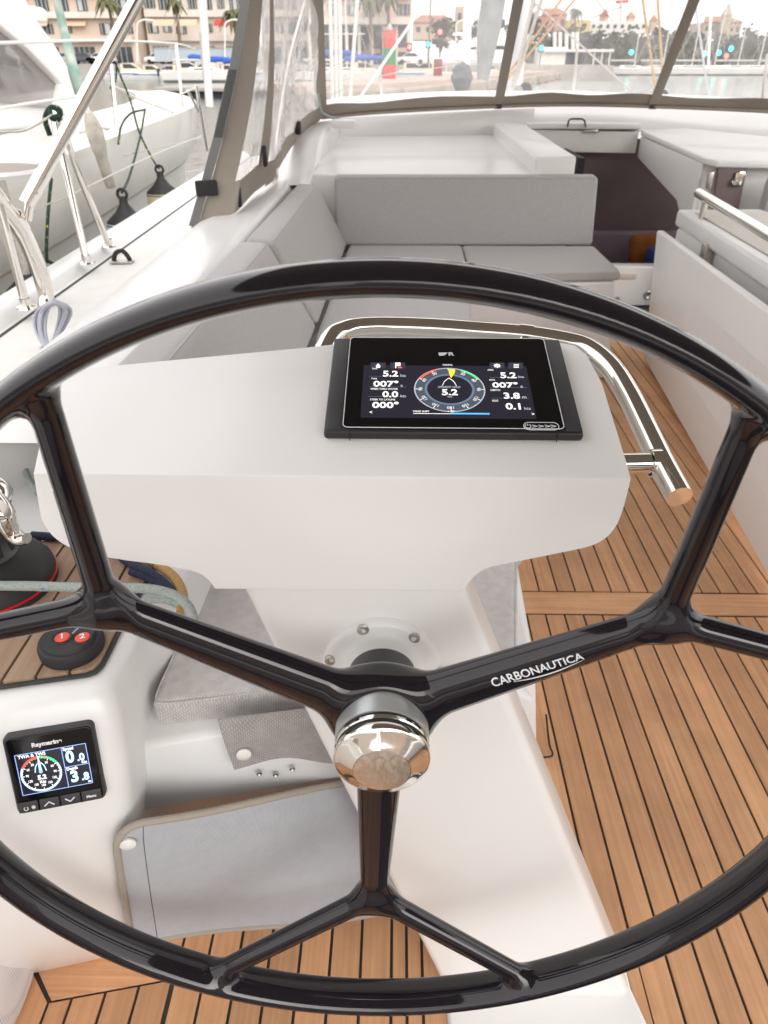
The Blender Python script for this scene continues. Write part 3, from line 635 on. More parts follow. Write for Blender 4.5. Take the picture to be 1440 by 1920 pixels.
def part_from(mask, name):
    q_ = quads[mask]; used = np.unique(q_); rm = -np.ones(len(pts), int); rm[used] = np.arange(len(used))
    me = bpy.data.meshes.new(name); me.from_pydata(wpts[used].tolist(), [], rm[q_].tolist()); me.shade_smooth(); me.normals_split_custom_set_from_vertices(wn[used].tolist())
    return objm(name, me, carbon, whl, None, False)
part_from(own == 0, 'rim'); part_from(own == 1, 'hub')
spk_o = [part_from(own == 2+k, 'spoke') for k in range(3)]
WO = wl(0, 0, 0)
lathe('collar', [(-.046, .0), (-.046, .0485), (-.022, .0485), (-.0195, .0478), (-.019, .0465), (-.019, .043)], WO, WN, mat('anodised_collar', (.50, .53, .53), .35, metal=.6), whl, 64)
lathe('o_ring', [(-.0188, .040), (-.0188, .0460), (-.0150, .0460), (-.0150, .040)], WO, WN, rub, whl, 64)
lathe('chrome_ring', [(-.0148, .04), (-.0148, .0470), (-.0138, .0480), (-.0108, .0480), (-.0098, .0470), (-.0098, .04)], WO, WN, chrome, whl, 64)
lathe('o_ring', [(-.0096, .040), (-.0096, .0460), (-.0058, .0460), (-.0058, .040)], WO, WN, rub, whl, 64)
lathe('hub_cap', [(-.0056, .04), (-.0056, .0470), (-.0040, .0482), (.0000, .0485), (.0025, .0480), (.0040, .0465), (.0060, .0425), (.0090, .0375), (.0125, .0320), (.0145, .0292), (.0150, .0283), (.0149, .0278)], WO, WN, chrome, whl, 96, 50)
lathe('cap_face', [(.0149, .0279), (.0151, .027), (.0151, 0)], WO, WN, mat('worn_steel_face', (.86, .80, .72), .38, metal=1., var=.12, vscale=90, rvar=.2), whl, 64)
lathe('shaft', [(-.080, .0), (-.080, .050), (-.088, .049), (-.090, .045), (-.12, .038)], WO, WN, blackp, whl, 48)
# lettering on the starboard spoke, laid on its surface
def hit(px, py):
    r = ray(px, py).normalized(); t_ = .35
    for it in range(120):
        p = CAM+r*t_-WC; l_ = np.array([[p.dot(WU), p.dot(WW), p.dot(WN)]], np.float32); t_ += float(sdf(l_)[0])*.7
    return l_[0]
aS = R(30)+PHI; axA = np.array(polar(.02, aS, DH)); axB = np.array(polar(RJ, aS, DJ)); axd = (axB-axA)/np.linalg.norm(axB-axA)
upS = np.array([-math.sin(aS), math.cos(aS), 0.]); outS = np.cross(axd, upS)
if outS[2] < 0: outS = -outS
def sth(l_): q_ = l_-axA; s_ = q_@axd; w_ = q_-axd*s_; return s_, math.atan2(w_@upS, w_@outS)
(sA, tA), (sB, tB) = sth(hit(922, 1281)), sth(hit(1093, 1229))
lt = text('lettering', 'CARBONAUTICA', .02, ((0, 0, 0), (1, 0, 0), (0, 1, 0), (0, 0, 1)), wprint, None, 'LEFT', bold=.0003)
xs = [v.co.x for v in lt.data.vertices]; y0_ = min(v.co.y for v in lt.data.vertices); y1_ = max(v.co.y for v in lt.data.vertices); x0_, x1_ = min(xs), max(xs)
TH = .0115
def spoke_map(me):
    bmx = bmesh.new(); bmx.from_mesh(me); bmesh.ops.triangulate(bmx, faces=bmx.faces)
    bmesh.ops.subdivide_edges(bmx, edges=[e for e in bmx.edges if e.calc_length() > .004], cuts=2, use_grid_fill=False); bmesh.ops.triangulate(bmx, faces=bmx.faces); bmx.to_mesh(me); bmx.free()
    A = np.array([((v.co.x-x0_)/(x1_-x0_), (v.co.y-(y0_+y1_)/2)/(y1_-y0_)*TH) for v in me.vertices])
    s_ = sA+(sB-sA)*A[:, 0]; th = tA+(tB-tA)*A[:, 0]+A[:, 1]/.0215
    c = axA+s_[:, None]*axd; d = np.cos(th)[:, None]*outS+np.sin(th)[:, None]*upS; rr_ = np.full(len(A), .05)
    for it in range(60): rr_ -= .8*sdf((c+d*rr_[:, None]).astype(np.float32))
    P3 = c+d*(rr_[:, None]+.0005)
    for v, p in zip(me.vertices, P3): v.co = wl(*map(float, p))
# swoosh under the word
sm = bpy.data.meshes.new('swoosh'); vs, fs = [], []
for k in range(41):
    t_ = k/40; xx = x0_+(x1_-x0_)*(.22+.78*t_); dip = -.5*(y1_-y0_)*math.sin(math.pi*min(1, t_*1.0))**1; th = .10*(y1_-y0_)*math.sin(math.pi*(.06+.92*t_))+.01*(y1_-y0_)
    yb = y0_-.08*(y1_-y0_)+dip; vs += [(xx, yb-th, 0), (xx, yb+th, 0)]
for k in range(40): fs.append([2*k, 2*k+2, 2*k+3, 2*k+1])
sm.from_pydata(vs, [], fs)
DOTS = []
for fx in (.137, .605, .955):
    dots = bpy.data.meshes.new('dot'); DOTS.append(dots); vs, fs = [], []; k = 0; vs += [(x0_+(x1_-x0_)*fx+.0018*math.cos(a_), (y0_+y1_)/2-.0015+.0018*math.sin(a_), 0) for a_ in np.linspace(0, 2*math.pi, 10, endpoint=False)]; fs.append(list(range(k, k+10))); dots.from_pydata(vs, [], fs)
for me_ in [lt.data, sm]+DOTS: spoke_map(me_)
lt.parent = spk_o[1]; lt.matrix_parent_inverse = spk_o[1].matrix_world.inverted()
objm('swoosh', sm, wprint, spk_o[1], None, False); [objm('dot', q_, bprint, spk_o[1], None, False) for q_ in DOTS]
# flange on the column
FCt = ppl(716, 1247, CP, CN)
flg = thing('wheel_flange', 'round white flange bolting the wheel shaft to the column', 'flange', FCt)
lathe('plate', [(-.01, .074), (.006, .074), (.010, .072), (.0125, .066), (.014, .058), (.020, .052), (.034, .0485), (.060, .047), (.088, .0465), (.090, .043), (.090, 0)], FCt, CN, gel, flg, 72, 50)
for px, py in ((681, 1182), (776, 1197), (620, 1238), (826, 1262)):
    c = ppl(px, py, FCt+CN*.0122, CN)
    lathe('bolt', [(-.003, .0076), (.0006, .0076), (.0012, .0066), (.0018, .0035), (-.001, .0030), (-.001, 0)], c, CN, satin, flg, 20)
# ------------------------------------------------------------------ chart plotter on the pod
mfd = thing('chart_plotter', 'black chart plotter with a wind display, mounted on the helm console', 'display', top(850, 740))
X0, X1, Y0, Y1 = -.0835, .2145, .737, .9205
CT = math.cos(SLP)
def mp(x, s, h): return V((x, Y0+s*CT, tz(0, Y0)+s*math.sin(SLP)))+TN*h       # s: distance up the face
LN = (Y1-Y0)/CT
def plate(name, pts, h0, h1, m, par, bev=0, seg=2): return prism(name, [mp(x, s, h1) for x, s in pts], tuple(TN*(h0-h1)), m, par, bev, seg)
body = plate('body', [(X0, 0), (X1, 0), (X1, LN), (X0, LN)], .0005, .013, blackp, mfd, .004, 3)
for xa, xb in ((X0+.0012, X0+.0205), (X1-.0205, X1-.0012)): plate('side_trim', [(xa, .004), (xb, .004), (xb, LN-.004), (xa, LN-.004)], .012, .0136, darkp, mfd, .0012)
def rrect(x0, x1, s0, s1, r, n=5):
    out = []
    for cx, cs_, a0 in ((x1-r, s1-r, 0), (x0+r, s1-r, 90), (x0+r, s0+r, 180), (x1-r, s0+r, 270)):
        for k in range(n+1): a = R(a0+90*k/n); out.append((cx+r*math.cos(a), cs_+r*math.sin(a)))
    return out
gx0, gx1, gs0, gs1 = X0+.0220, X1-.0220, .006, LN-.003
glass = plate('glass', rrect(gx0, gx1, gs0, gs1, .006), .0125, .0150, glassb, mfd)
tube('silver_edge', [mp(x, s, .0150) for x, s in rrect(gx0, gx1, gs0, gs1, .006)], .0005, wprint, glass, closed=True, straight=True, sides=6)
for xx in (X0+.030, X1-.030): box('case_joint', mp(xx, -.0002, .007), (.0008, .0012, .0125), dark, mfd, 0, 0, 1, SLP)
H0 = .01525
def mt(px, py): p = ppl(px, py, mp(0, 0, H0), TN); return p
def ms(px, py): p = mt(px, py); return p.x, (p-mp(0, 0, H0)).dot(V((0, CT, math.sin(SLP))))
sq = [ms(690, 690), ms(975, 692), ms(1006, 782), ms(680, 780)]
sxa, sxb, ssa, ssb = .5*(sq[0][0]+sq[3][0]), .5*(sq[1][0]+sq[2][0]), .5*(sq[2][1]+sq[3][1]), .5*(sq[0][1]+sq[1][1])
screen = plate('screen', [(sxa-.004, ssa-.003), (sxb+.004, ssa-.003), (sxb+.004, ssb+.006), (sxa-.004, ssb+.006)], H0-.0002, H0, scr, mfd)
UPV = V((0, CT, math.sin(SLP)))
def mtext(s, px, py, hpx, m=tw, al='CENTER', par=None, sx=1., bold=0.0002):
    x, q_ = ms(px, py); p = mp(x, q_, H0+.0003); dist = (MW.transposed() @ (p-CAM)).z
    # vertical foreshortening of the face decides the letter height
    a, b = ms(px, py-.5), ms(px, py+.5); size = .76*hpx*abs(a[1]-b[1])/.72
    return text('lettering', s, size, (p, V((1, 0, 0)), UPV, TN), m, par or screen, al, sx=sx*1.3, bold=bold)
def mspan(s, x0, x1, yc, h, m=tw, par=None, bold=.0002):
    ob = mtext(s, (x0+x1)/2, yc, 10, m, 'CENTER', par, 1, bold); o_ = mp(0, 0, 0); vv = [(v.co.x, (v.co-o_).dot(UPV)) for v in ob.data.vertices]
    xa, xb, ya, yb = min(v[0] for v in vv), max(v[0] for v in vv), min(v[1] for v in vv), max(v[1] for v in vv)
    (ta, _), (tb_, _) = ms(x0, yc), ms(x1, yc); sb_, st_ = ms((x0+x1)/2, yc+h/2)[1], ms((x0+x1)/2, yc-h/2)[1]
    for v, (x_, y__) in zip(ob.data.vertices, vv): v.co = mp(ta+(x_-xa)/(xb-xa)*(tb_-ta), sb_+(y__-ya)/(yb-ya)*(st_-sb_), H0+.0003)
    return ob
for a_ in (('5.2', 718, 746.5, 701, 11), ('007\u00b0', 700, 747, 719.7, 11.5), ('0.0', 717, 746.5, 739.5, 11.5), ('000\u00b0', 698, 747.5, 759.4, 12), ('5.2', 938, 967.7, 704, 11), ('007\u00b0', 923, 971, 722, 10.5), ('3.8', 944.4, 974.7, 742.3, 11.5), ('0.1', 948, 976, 762.2, 12), ('5.2', 828.5, 858, 735.7, 11.5)): mspan(*a_, bold=.0003)
for a_ in (('kts', 750.7, 760.8, 704.4, 5), ('s', 751, 755, 723.7, 3.5), ('kts', 750.7, 761, 742.6, 5), ('kts', 971.5, 982, 706.8, 4.5), ('s', 975.7, 980.5, 725.5, 3.8), ('m', 979, 987, 745.6, 4), ('kts', 983, 995, 766, 5), ('kts', 839.6, 848, 744, 3)): mspan(*a_, m=tdim, bold=.0001)
for a_ in (('TWS', 697.5, 707.3, 691.7, 2.8), ('TWA', 696, 707, 710.3, 3), ('SPEED THRU WATER', 695, 746, 729.6, 3.2), ('STEER TO LAYLINE', 694, 741, 749.4, 3.2), ('AWS', 914, 925, 694, 3), ('AWA', 917, 928, 712.6, 3), ('DEPTH', 920, 937.5, 731.8, 3.2), ('SOG', 923, 934, 751.6, 3.2), ('SAILING', 830, 848, 684.4, 2.8), ('WIND SHIFT', 774, 805, 771.6, 3.4), ('+ 28\u00b0', 839, 853, 771.6, 3.4), ('<', 693, 698, 773, 4.5), ('>', 997, 1002, 776.5, 4.5)): mspan(*a_, bold=.0001)
mspan('APPARENT WIND', 821, 863, 726, 3.6, tdim, None, .0001)
mspan('R', 841, 852, 664, 6.4, wprint, glass, .0004)
def mflat(name, pts_px, m, h=H0+.0002, par=None): return obj(name, [mt(*p)+TN*(h-H0) for p in pts_px], [list(range(len(pts_px)))], m, par or screen)
mflat('emblem', [(822, 661.3), (839.6, 661.3), (835, 665.5), (830, 667.2), (823, 667.2)], wprint, par=glass)
# button strip
x, q_ = ms(1016, 799)
a = ms(982, 799)[0]; b = ms(1048, 800)[0]
tube('button_outline', [mp(xx, ss, H0) for xx, ss in rrect(a, b, q_-.0065, q_+.0065, .0063)], .00045, wprint, glass, closed=True, straight=True, sides=5)
for px in (1003, 1015, 1027, 1038): mtext('>', px, 800, 9.5, wprint, par=glass)
cpw = ms(990, 799); tube('power_symbol', [mp(cpw[0]+.0034*math.cos(t_), cpw[1]+.0034*math.sin(t_), H0) for t_ in np.linspace(R(125), R(415), 18)], .0005, wprint, glass, straight=True, sides=5)
tube('power_symbol', [mp(cpw[0], cpw[1]+.001, H0), mp(cpw[0], cpw[1]+.0042, H0)], .0005, wprint, glass, straight=True, sides=5)
# icons along the top of the screen
for px in (709, 746, 932, 967): mflat('icon_tile', [(px-14, 680), (px+14, 680), (px+14, 691), (px-14, 691)], scr2, H0+.0001)
mflat('home_icon', [(704, 687), (709, 681.5), (714, 687), (712.5, 687), (712.5, 690), (705.5, 690), (705.5, 687)], tw)
mflat('flag_icon', [(741, 680), (751, 680), (751, 686.5), (743, 686.5), (743, 690.5), (741, 690.5)], tw); mflat('alarm_icon', [(747, 688), (753, 688), (754, 690.5), (746, 690.5)], tred)
for k in range(3): mflat('menu_icon', [(963, 683+k*2.6), (973, 683+k*2.6), (973, 684.4+k*2.6), (963, 684.4+k*2.6)], tw)
gc = ms(932, 686)
vs, fs = [], []
for k in range(16):
    a = k/16*2*math.pi; r_ = .0052 if k % 2 == 0 else .0030; vs.append(mp(gc[0]+r_*math.cos(a), gc[1]+r_*math.sin(a), H0+.0003))
obj('gear_icon', vs, [list(range(16))], tw, screen)
for ly, xa, xb in ((711, 692, 762), (731, 692, 762), (749, 690, 762), (713, 918, 985), (732, 920, 988), (752, 922, 992)): mflat('divider', [(xa, ly-5.6), (xb, ly-5.4), (xb, ly-5.0), (xa, ly-5.2)], ringm, H0+.00015)
# wind dial
dc = ms(843, 730); dr = abs(ms(909, 730)[0]-ms(777, 730)[0])/2
def ring(name, r0, r1, a0, a1, m, h, n=48, c=dc, fm=mp, par=None):
    vs, fs = [], []
    for k in range(n+1):
        a = a0+(a1-a0)*k/n
        for r_ in (r0, r1): vs.append(fm(c[0]+r_*math.sin(a), c[1]+r_*math.cos(a), h))
    for k in range(n): fs.append([2*k, 2*k+1, 2*k+3, 2*k+2])
    return obj(name, vs, fs, m, par or screen)
dial = ring('dial_band', dr*.70, dr*1.0, 0, 2*math.pi, mat('dial_grey', (.05, .06, .08), .3, emit=(.14, .17, .22), es=.25), H0+.00015)
ring('dial_glow', dr*.64, dr*.71, 0, 2*math.pi, ringm, H0+.0002); ring('dial_edge', dr*.975, dr*1.01, 0, 2*math.pi, tdim, H0+.0002, 64)
ring('port_sector', dr*.93, dr*1.0, R(-60), R(-22), tred, H0+.0003, 16); ring('starboard_sector', dr*.93, dr*1.0, R(22), R(60), tgreen, H0+.0003, 16)
for k in range(12): ring('tick', dr*.89, dr*.97, R(30*k)-.012, R(30*k)+.012, tw, H0+.00032, 1)
for k, s in ((1, '30'), (2, '60'), (3, '90'), (4, '120'), (5, '150'), (6, '180'), (7, '150'), (8, '120'), (9, '90'), (10, '60'), (11, '30')):
    a = R(30*k); p = mp(dc[0]+dr*.82*math.sin(a), dc[1]+dr*.82*math.cos(a), H0+.00035); rr = V((1, 0, 0))*math.cos(a)-UPV*math.sin(a); uu = V((1, 0, 0))*math.sin(a)+UPV*math.cos(a)
    text('lettering', s, dr*.15, (p, rr, uu, TN), tw, screen)
a = R(7); e1 = lambda u_, v_: mp(dc[0]+u_*math.cos(a)+v_*math.sin(a), dc[1]-u_*math.sin(a)+v_*math.cos(a), H0+.0004)
obj('wind_needle', [e1(0, dr*.52), e1(dr*.09, dr*.80), e1(dr*.085, dr*.95), e1(-dr*.085, dr*.95), e1(-dr*.09, dr*.80)], [[0, 1, 2, 3, 4]], tamber, screen)
for sg in (-1, 1): tube('bow_outline', [mp(dc[0], dc[1]+dr*.52, H0+.0003), mp(dc[0]+sg*dr*.13, dc[1]+dr*.36, H0+.0003), mp(dc[0]+sg*dr*.20, dc[1]+dr*.16, H0+.0003)], .0004, tw, screen, sides=5)
mflat('shift_bar', [(846, 774.3), (918, 774.8), (918, 777.6), (846, 777)], tblue, H0+.0003); mflat('shift_scale', [(775, 775), (846, 775.6), (846, 776.6), (775, 776)], tw, H0+.00025)
# ------------------------------------------------------------------ grab rail round the pod
rail = thing('console_grab_rail', 'polished steel grab rail curving round the front of the helm console', 'grab rail', top(1100, 660))
rpz = lambda a, b: ppl(a, b, TP-TN*.030, TN)
pts_r = [rpz(596, 668)+V((-.01, -.03, -.03)), rpz(618, 640), rpz(648, 620), rpz(700, 613), rpz(800, 615), rpz(900, 622), rpz(985, 629), rpz(1060, 641), rpz(1104, 655), rpz(1146, 690), rpz(1178, 740), rpz(1210, 805), rpz(1240, 868), rpz(1274, 932)]
tube('tube', pts_r, .0150, chrome, rail, sides=28)
tube('stay', [rpz(1150, 871)+V((-.02, 0, .0)), rpz(1243, 868)], .0128, chrome, rail, straight=True, sides=24)
tube('stay', [rpz(985, 630), rpz(978, 650)+V((0, -.02, -.03))], .013, chrome, rail, straight=True, sides=24)
lathe('weld_collar', [(-.006, .0152), (-.006, .0168), (.006, .0168), (.006, .0152)], rpz(1228, 868), (rpz(1243, 868)-rpz(1150, 871)), chrome, rail, 32)
lathe('weld_collar', [(-.010, .0153), (-.010, .0163), (.010, .0163), (.010, .0153)], rpz(985, 629), (rpz(1010, 632)-rpz(960, 626)), chrome, rail, 32)
# ------------------------------------------------------------------ instrument on the island face
I_N = V((.234, -.904, .340)).normalized(); IP = CAM+ray(100, 1443)*.872
def ip(px, py, off=0): return ppl(px, py, IP+I_N*off, I_N)
ins_ = thing('wind_instrument', 'small square black wind instrument on the white island face', 'display', ip(100, 1440))
q4 = [ip(*p, .0125) for p in ((12, 1388), (178, 1357), (189, 1500), (26, 1529))]
q4 = [p-I_N*.0125 for p in q4]
iu = ((q4[1]-q4[0])+(q4[2]-q4[3])).normalized(); iw = I_N.cross(iu).normalized(); ic = sum(q4, V((0, 0, 0)))/4
IW = ((q4[1]-q4[0]).length+(q4[2]-q4[3]).length)/4; IH = ((q4[3]-q4[0]).length+(q4[2]-q4[1]).length)/4
def ig(x, y, h): return ic+iu*(x*IW)+iw*(y*IH)+I_N*h
def iplate(name, pts, h0, h1, m, par, bev=0): return prism(name, [ig(x, y, h1) for x, y in pts], tuple(I_N*(h0-h1)), m, par, bev, 3)
rr4 = lambda s: [(s*x, s*y) for x, y in rrect(-1, 1, -1, 1, .14)]
iplate('case', rr4(1.03), -.03, .010, darkp, ins_, .003); face = iplate('face', rr4(.985), .009, .0125, glassb, ins_, .0015)
HI = .0129
iscr = obj('screen', [ig(x, y, HI) for x, y in ((-.80, -.50), (.80, -.50), (.80, .56), (-.80, .56))], [[0, 1, 2, 3]], scr, face)
for k in range(4):
    xa, xb = -.96+.485*k, -.96+.485*k+.455
    bt = iplate('button', [(xa, -.95), (xb, -.95), (xb, -.68), (xa, -.68)], .012, .0145, darkp, ins_, .0012)
def itext(s, x, y, size, m=tcy, par=None, sx=1., al='CENTER', bold=.0002, h=HI+.0003): return text('lettering', s, size*IH, (ig(x, y, h), iu, iw, I_N), m, par or iscr, al, sx=sx, bold=bold)
itext('Raymarine', -.05, .74, .15, wprint, face, 1.05, bold=.0004)
def ibar(name, x0, y0, x1, y1, wd, m=tcy):
    a, b = ig(x0, y0, HI+.0003), ig(x1, y1, HI+.0003); d = (b-a).normalized(); n = I_N.cross(d)*wd*IH; return obj(name, [a-n, b-n, b+n, a+n], [[0, 1, 2, 3]], m, iscr)
fr_m = mat('lcd_frame', (.2, .3, .6), .4, emit=(.3, .45, .9), es=.7)
for a_ in ((-.80, -.50, .80, -.50), (.80, -.50, .80, .56), (.80, .56, -.80, .56), (-.80, .56, -.80, -.50), (.245, -.50, .245, .56), (.245, .03, .80, .03)): ibar('frame_line', *a_, .008, fr_m)
itext('TWA & TWS', -.74, .49, .115, tw, al='LEFT', sx=.95)
itext('Speed', .27, .50, .11, tw, al='LEFT', sx=.9); itext('0', .40, .27, .42, sx=.85, bold=.0008); itext('.0', .64, .22, .26, sx=.9, bold=.0005); itext('Kts', .70, .085, .09, tw)
itext('Depth', .27, -.03, .11, tw, al='LEFT', sx=.9); itext('3', .42, -.26, .40, sx=.95, bold=.0008); itext('.8', .66, -.30, .27, sx=.9, bold=.0005); itext('m', .74, -.44, .09, tw)
ring2 = lambda name, r0, r1, a0, a1, m, h, n=40: ring(name, r0, r1, R(a0), R(a1), m, h, n, (-.30, -.02), lambda x, y, h_: ig(x, y, h_), iscr)
ring2('dial_ring', .415, .465, 0, 360, mat('lcd_ring_pale', (.4, .55, .7), .4, emit=(.5, .72, .95), es=.75), HI+.0002, 64)
ring2('port_sector', .415, .468, -62, -3, tred, HI+.0004, 14); ring2('starboard_sector', .415, .468, 4, 60, tgreen, HI+.0004, 14); ring2('marker', .405, .475, 18, 23, tred, HI+.0005, 2)
for k in range(36): ring2('tick', .37 if k % 3 == 0 else .40, .42, 10*k-(1.2 if k % 3 == 0 else .7), 10*k+(1.2 if k % 3 == 0 else .7), tw, HI+.0005, 1)
for k, s in ((1, '30'), (2, '60'), (3, '90'), (4, '120'), (5, '150'), (6, '180'), (7, '150'), (8, '120'), (9, '90'), (10, '60'), (11, '30')):
    itext(s, -.30+.315*math.sin(R(30*k)), -.02+.305*math.cos(R(30*k)), .085, tw, sx=.8, bold=.0001)
obj('wind_needle', [ig(-.315, .42, HI+.0005), ig(-.285, .42, HI+.0005), ig(-.265, .05, HI+.0005), ig(-.335, .05, HI+.0005)], [[0, 1, 2, 3]], tcy, iscr)
for sg in (-1, 1): tube('boat_outline', [ig(-.30, .30, HI+.0003), ig(-.30+sg*.09, .19, HI+.0003), ig(-.30+sg*.125, .04, HI+.0003)], .0006, tcy, iscr, sides=5)
ring('needle_hub', 0, .045, 0, 2*math.pi, fr_m, HI+.0006, 14, (-.30, .04), lambda x, y, h_: ig(x, y, h_), iscr)
itext('5.2', -.30, -.115, .16, tw, bold=.0004); itext('Kts', -.30, -.235, .10, tw)
HB = .0150
tube('arrow_mark', [ig(-.36, -.86, HB), ig(-.25, -.77, HB), ig(-.14, -.86, HB)], .0009, wprint, face, straight=True, sides=5)
tube('arrow_mark', [ig(.12, -.77, HB), ig(.23, -.86, HB), ig(.34, -.77, HB)], .0009, wprint, face, straight=True, sides=5)
itext('Menu', .72, -.83, .10, wprint, face, h=HB)
tube('power_symbol', [ig(-.78+.045*math.cos(t_), -.84+.045*math.sin(t_), HB) for t_ in np.linspace(R(120), R(420), 14)], .0006, wprint, face, straight=True, sides=5)
for k in range(4): tube('sun_symbol', [ig(-.61+.05*math.cos(R(45*k)), -.83+.05*math.sin(R(45*k)), HB), ig(-.61-.05*math.cos(R(45*k)), -.83-.05*math.sin(R(45*k)), HB)], .0005, wprint, face, straight=True, sides=4)
# ------------------------------------------------------------------ round switch with two red buttons
SC = pz(137, 1216, ZT+.0105)
sw_ = thing('winch_switch', 'round black foot switch with two red buttons on the teak pad', 'switch', SC)
lathe('housing', [(0, .0), (0, .0390), (.004, .0402), (.013, .0402), (.0172, .0385), (.0190, .035), (.0190, .034), (.0210, .0335), (.0235, .031), (.0235, 0)], SC, (0, 0, 1), rub, sw_, 64)
for px, s in ((117, 'A'), (155, 'B')):
    c = ppl(px, 1196, SC+V((0, 0, .0236)), (0, 0, 1))
    lathe('button_well', [(.0003, .0125), (.0012, .0118), (.0002, .0108), (.0002, 0)], c, (0, 0, 1), blackp, sw_, 28)
    bt = lathe('button', [(.0004, .0090), (.0016, .0088), (.0022, .007), (.0024, 0)], c, (0, 0, 1), redp, sw_, 28)
    u_ = V((.9, .4, 0)).normalized()
    text('lettering', '1' if s == 'A' else '2', .013, (c+V((0, 0, .0028)), u_, V((-u_.y, u_.x, 0)), (0, 0, 1)), wprint, bt, bold=.0004)
p_ = ppl(144, 1180, SC+V((0, 0, .0240)), (0, 0, 1)); u_ = V((.35, .94, 0)).normalized(); text('lettering', 'HARKEN', .0045, (p_, u_, V((-u_.y, u_.x, 0)), (0, 0, 1)), wprint, sw_)
# ------------------------------------------------------------------ winch
WB = pz(-10, 1096, ZT+.010)
wn_ = thing('winch', 'black self-tailing winch with polished jaws and a red line, cut by the left edge', 'winch', WB)
lathe('base', [(0, 0), (0, .0865), (.008, .0865), (.0105, .0860), (.0107, .0845), (.0135, .0845), (.0137, .0865), (.024, .0845), (.036, .077), (.046, .067), (.053, .058), (.057, .052), (.059, .045)], WB, (0, 0, 1), rub, wn_, 72, 50)
lathe('red_ring', [(.0107, .0855), (.0107, .0880), (.0135, .0880), (.0135, .0855)], WB, (0, 0, 1), redl, wn_, 72)
dm = lathe('drum', [(.055, .0), (.055, .050), (.062, .0455), (.090, .043), (.114, .0465), (.121, .052), (.124, .052), (.124, 0)], WB, (0, 0, 1), mat('drum_grey', (.10, .10, .105), .38, metal=.5, var=.3, vscale=40), wn_, 48)
for k in range(12):
    a = 2*math.pi*k/12; d_ = V((math.cos(a), math.sin(a), 0)); box('grip_rib', WB+d_*.0445+V((0, 0, .088)), (.006, .009, .048), darkp, dm, .0025, a)
lathe('jaw_lower', [(.1245, 0), (.1245, .050), (.129, .0555), (.131, .0555), (.133, .046)], WB, (0, 0, 1), blackp, wn_, 48)
lathe('jaw_upper', [(.136, .044), (.1375, .058), (.141, .061), (.147, .060), (.155, .054), (.162, .046), (.167, .038), (.168, .033), (.166, .032)], WB, (0, 0, 1), chrome, wn_, 64, 60)
cap = lathe('top_cap', [(.166, .0), (.166, .0325), (.1695, .031), (.1698, 0)], WB, (0, 0, 1), mat('grey_cap', (.13, .13, .14), .3, metal=.5), wn_, 40)
text('lettering', 'HARKEN', .012, (WB+V((.006, -.010, .1702)), V((.985, -.17, 0)), V((.17, .985, 0)), (0, 0, 1)), wprint, cap)
arm = [WB+V((.036, -.014, .160)), WB+V((.055, -.022, .154)), WB+V((.067, -.028, .140)), WB+V((.070, -.030, .122)), WB+V((.073, -.031, .110)), WB+V((.082, -.034, .104)), WB+V((.093, -.037, .108))]
tube('stripper_arm', arm, lambda t: .0145-.008*t, chrome, wn_, sides=18, oval=1.3)
# ------------------------------------------------------------------ ropes on the island
zr = ZT+.045
ro = thing('sheet_rope', 'pale sage rope with blue flecks leading from the winch drum to the coil', 'rope', pz(250, 1110, ZT))
tube('line', [pz(-160, 1097, zr+.01), pz(-60, 1098, zr+.01), pz(60, 1099, zr+.008), pz(190, 1103, zr), pz(262, 1103, zr), pz(310, 1110, zr-.002), pz(345, 1128, zr-.006), pz(362, 1160, zr-.02), pz(350, 1200, zr-.04)], .0068, rgrey, ro, sides=12, n=14)
tube('turn', [pz(270, 1125, ZT+.018), pz(300, 1122, ZT+.02), pz(335, 1132, ZT+.02), pz(357, 1152, ZT+.018), pz(340, 1180, ZT+.016), pz(290, 1165, ZT+.016)], .0068, rgrey, ro, sides=12, n=10)
nv = thing('navy_rope', 'dark navy braided rope lying behind the left spoke', 'rope', pz(260, 1065, ZT+.01))
tube('line', [pz(60, 1004, ZT+.018), pz(110, 1007, ZT+.018), pz(160, 1006, ZT+.018), pz(205, 1020, ZT+.018), pz(235, 1050, ZT+.02), pz(270, 1068, ZT+.024), pz(305, 1090, ZT+.02), pz(330, 1120, ZT+.018)], .0068, rnavy, nv, sides=12, n=12)
tube('line', [pz(245, 1072, ZT+.018), pz(275, 1082, ZT+.018), pz(300, 1098, ZT+.018), pz(320, 1128, ZT+.018)], .0055, rnavy, nv, sides=10, n=10)
tag(tube('tan_rope', [pz(262, 1035, ZT+.018), pz(300, 1062, ZT+.018), pz(328, 1085, ZT+.018), pz(342, 1115, ZT+.018), pz(340, 1150, ZT+.018)], .0075, rtan, None, sides=12, n=10), 'short tan rope end with black flecks beside the coil', 'rope')
tag(tube('wire_hose', [pz(118, 705, .80), pz(60, 800, .76), pz(45, 850, .735), pz(50, 890, .72), pz(72, 925, .715)], .006, mat('grey_hose', (.35, .40, .38), .5), None, sides=10), 'grey green hose curving behind the left end of the console', 'hose')
tag(tube('floor_bracket', [pz(1024, 1340, .012), pz(1030, 1395, .012), pz(1036, 1412, .012), pz(1030, 1419, .012), pz(1000, 1417, .012), pz(985, 1390, .012)], .0025, blackp, None, sides=8, n=3), 'thin black wire bracket on the teak beside the column', 'bracket')
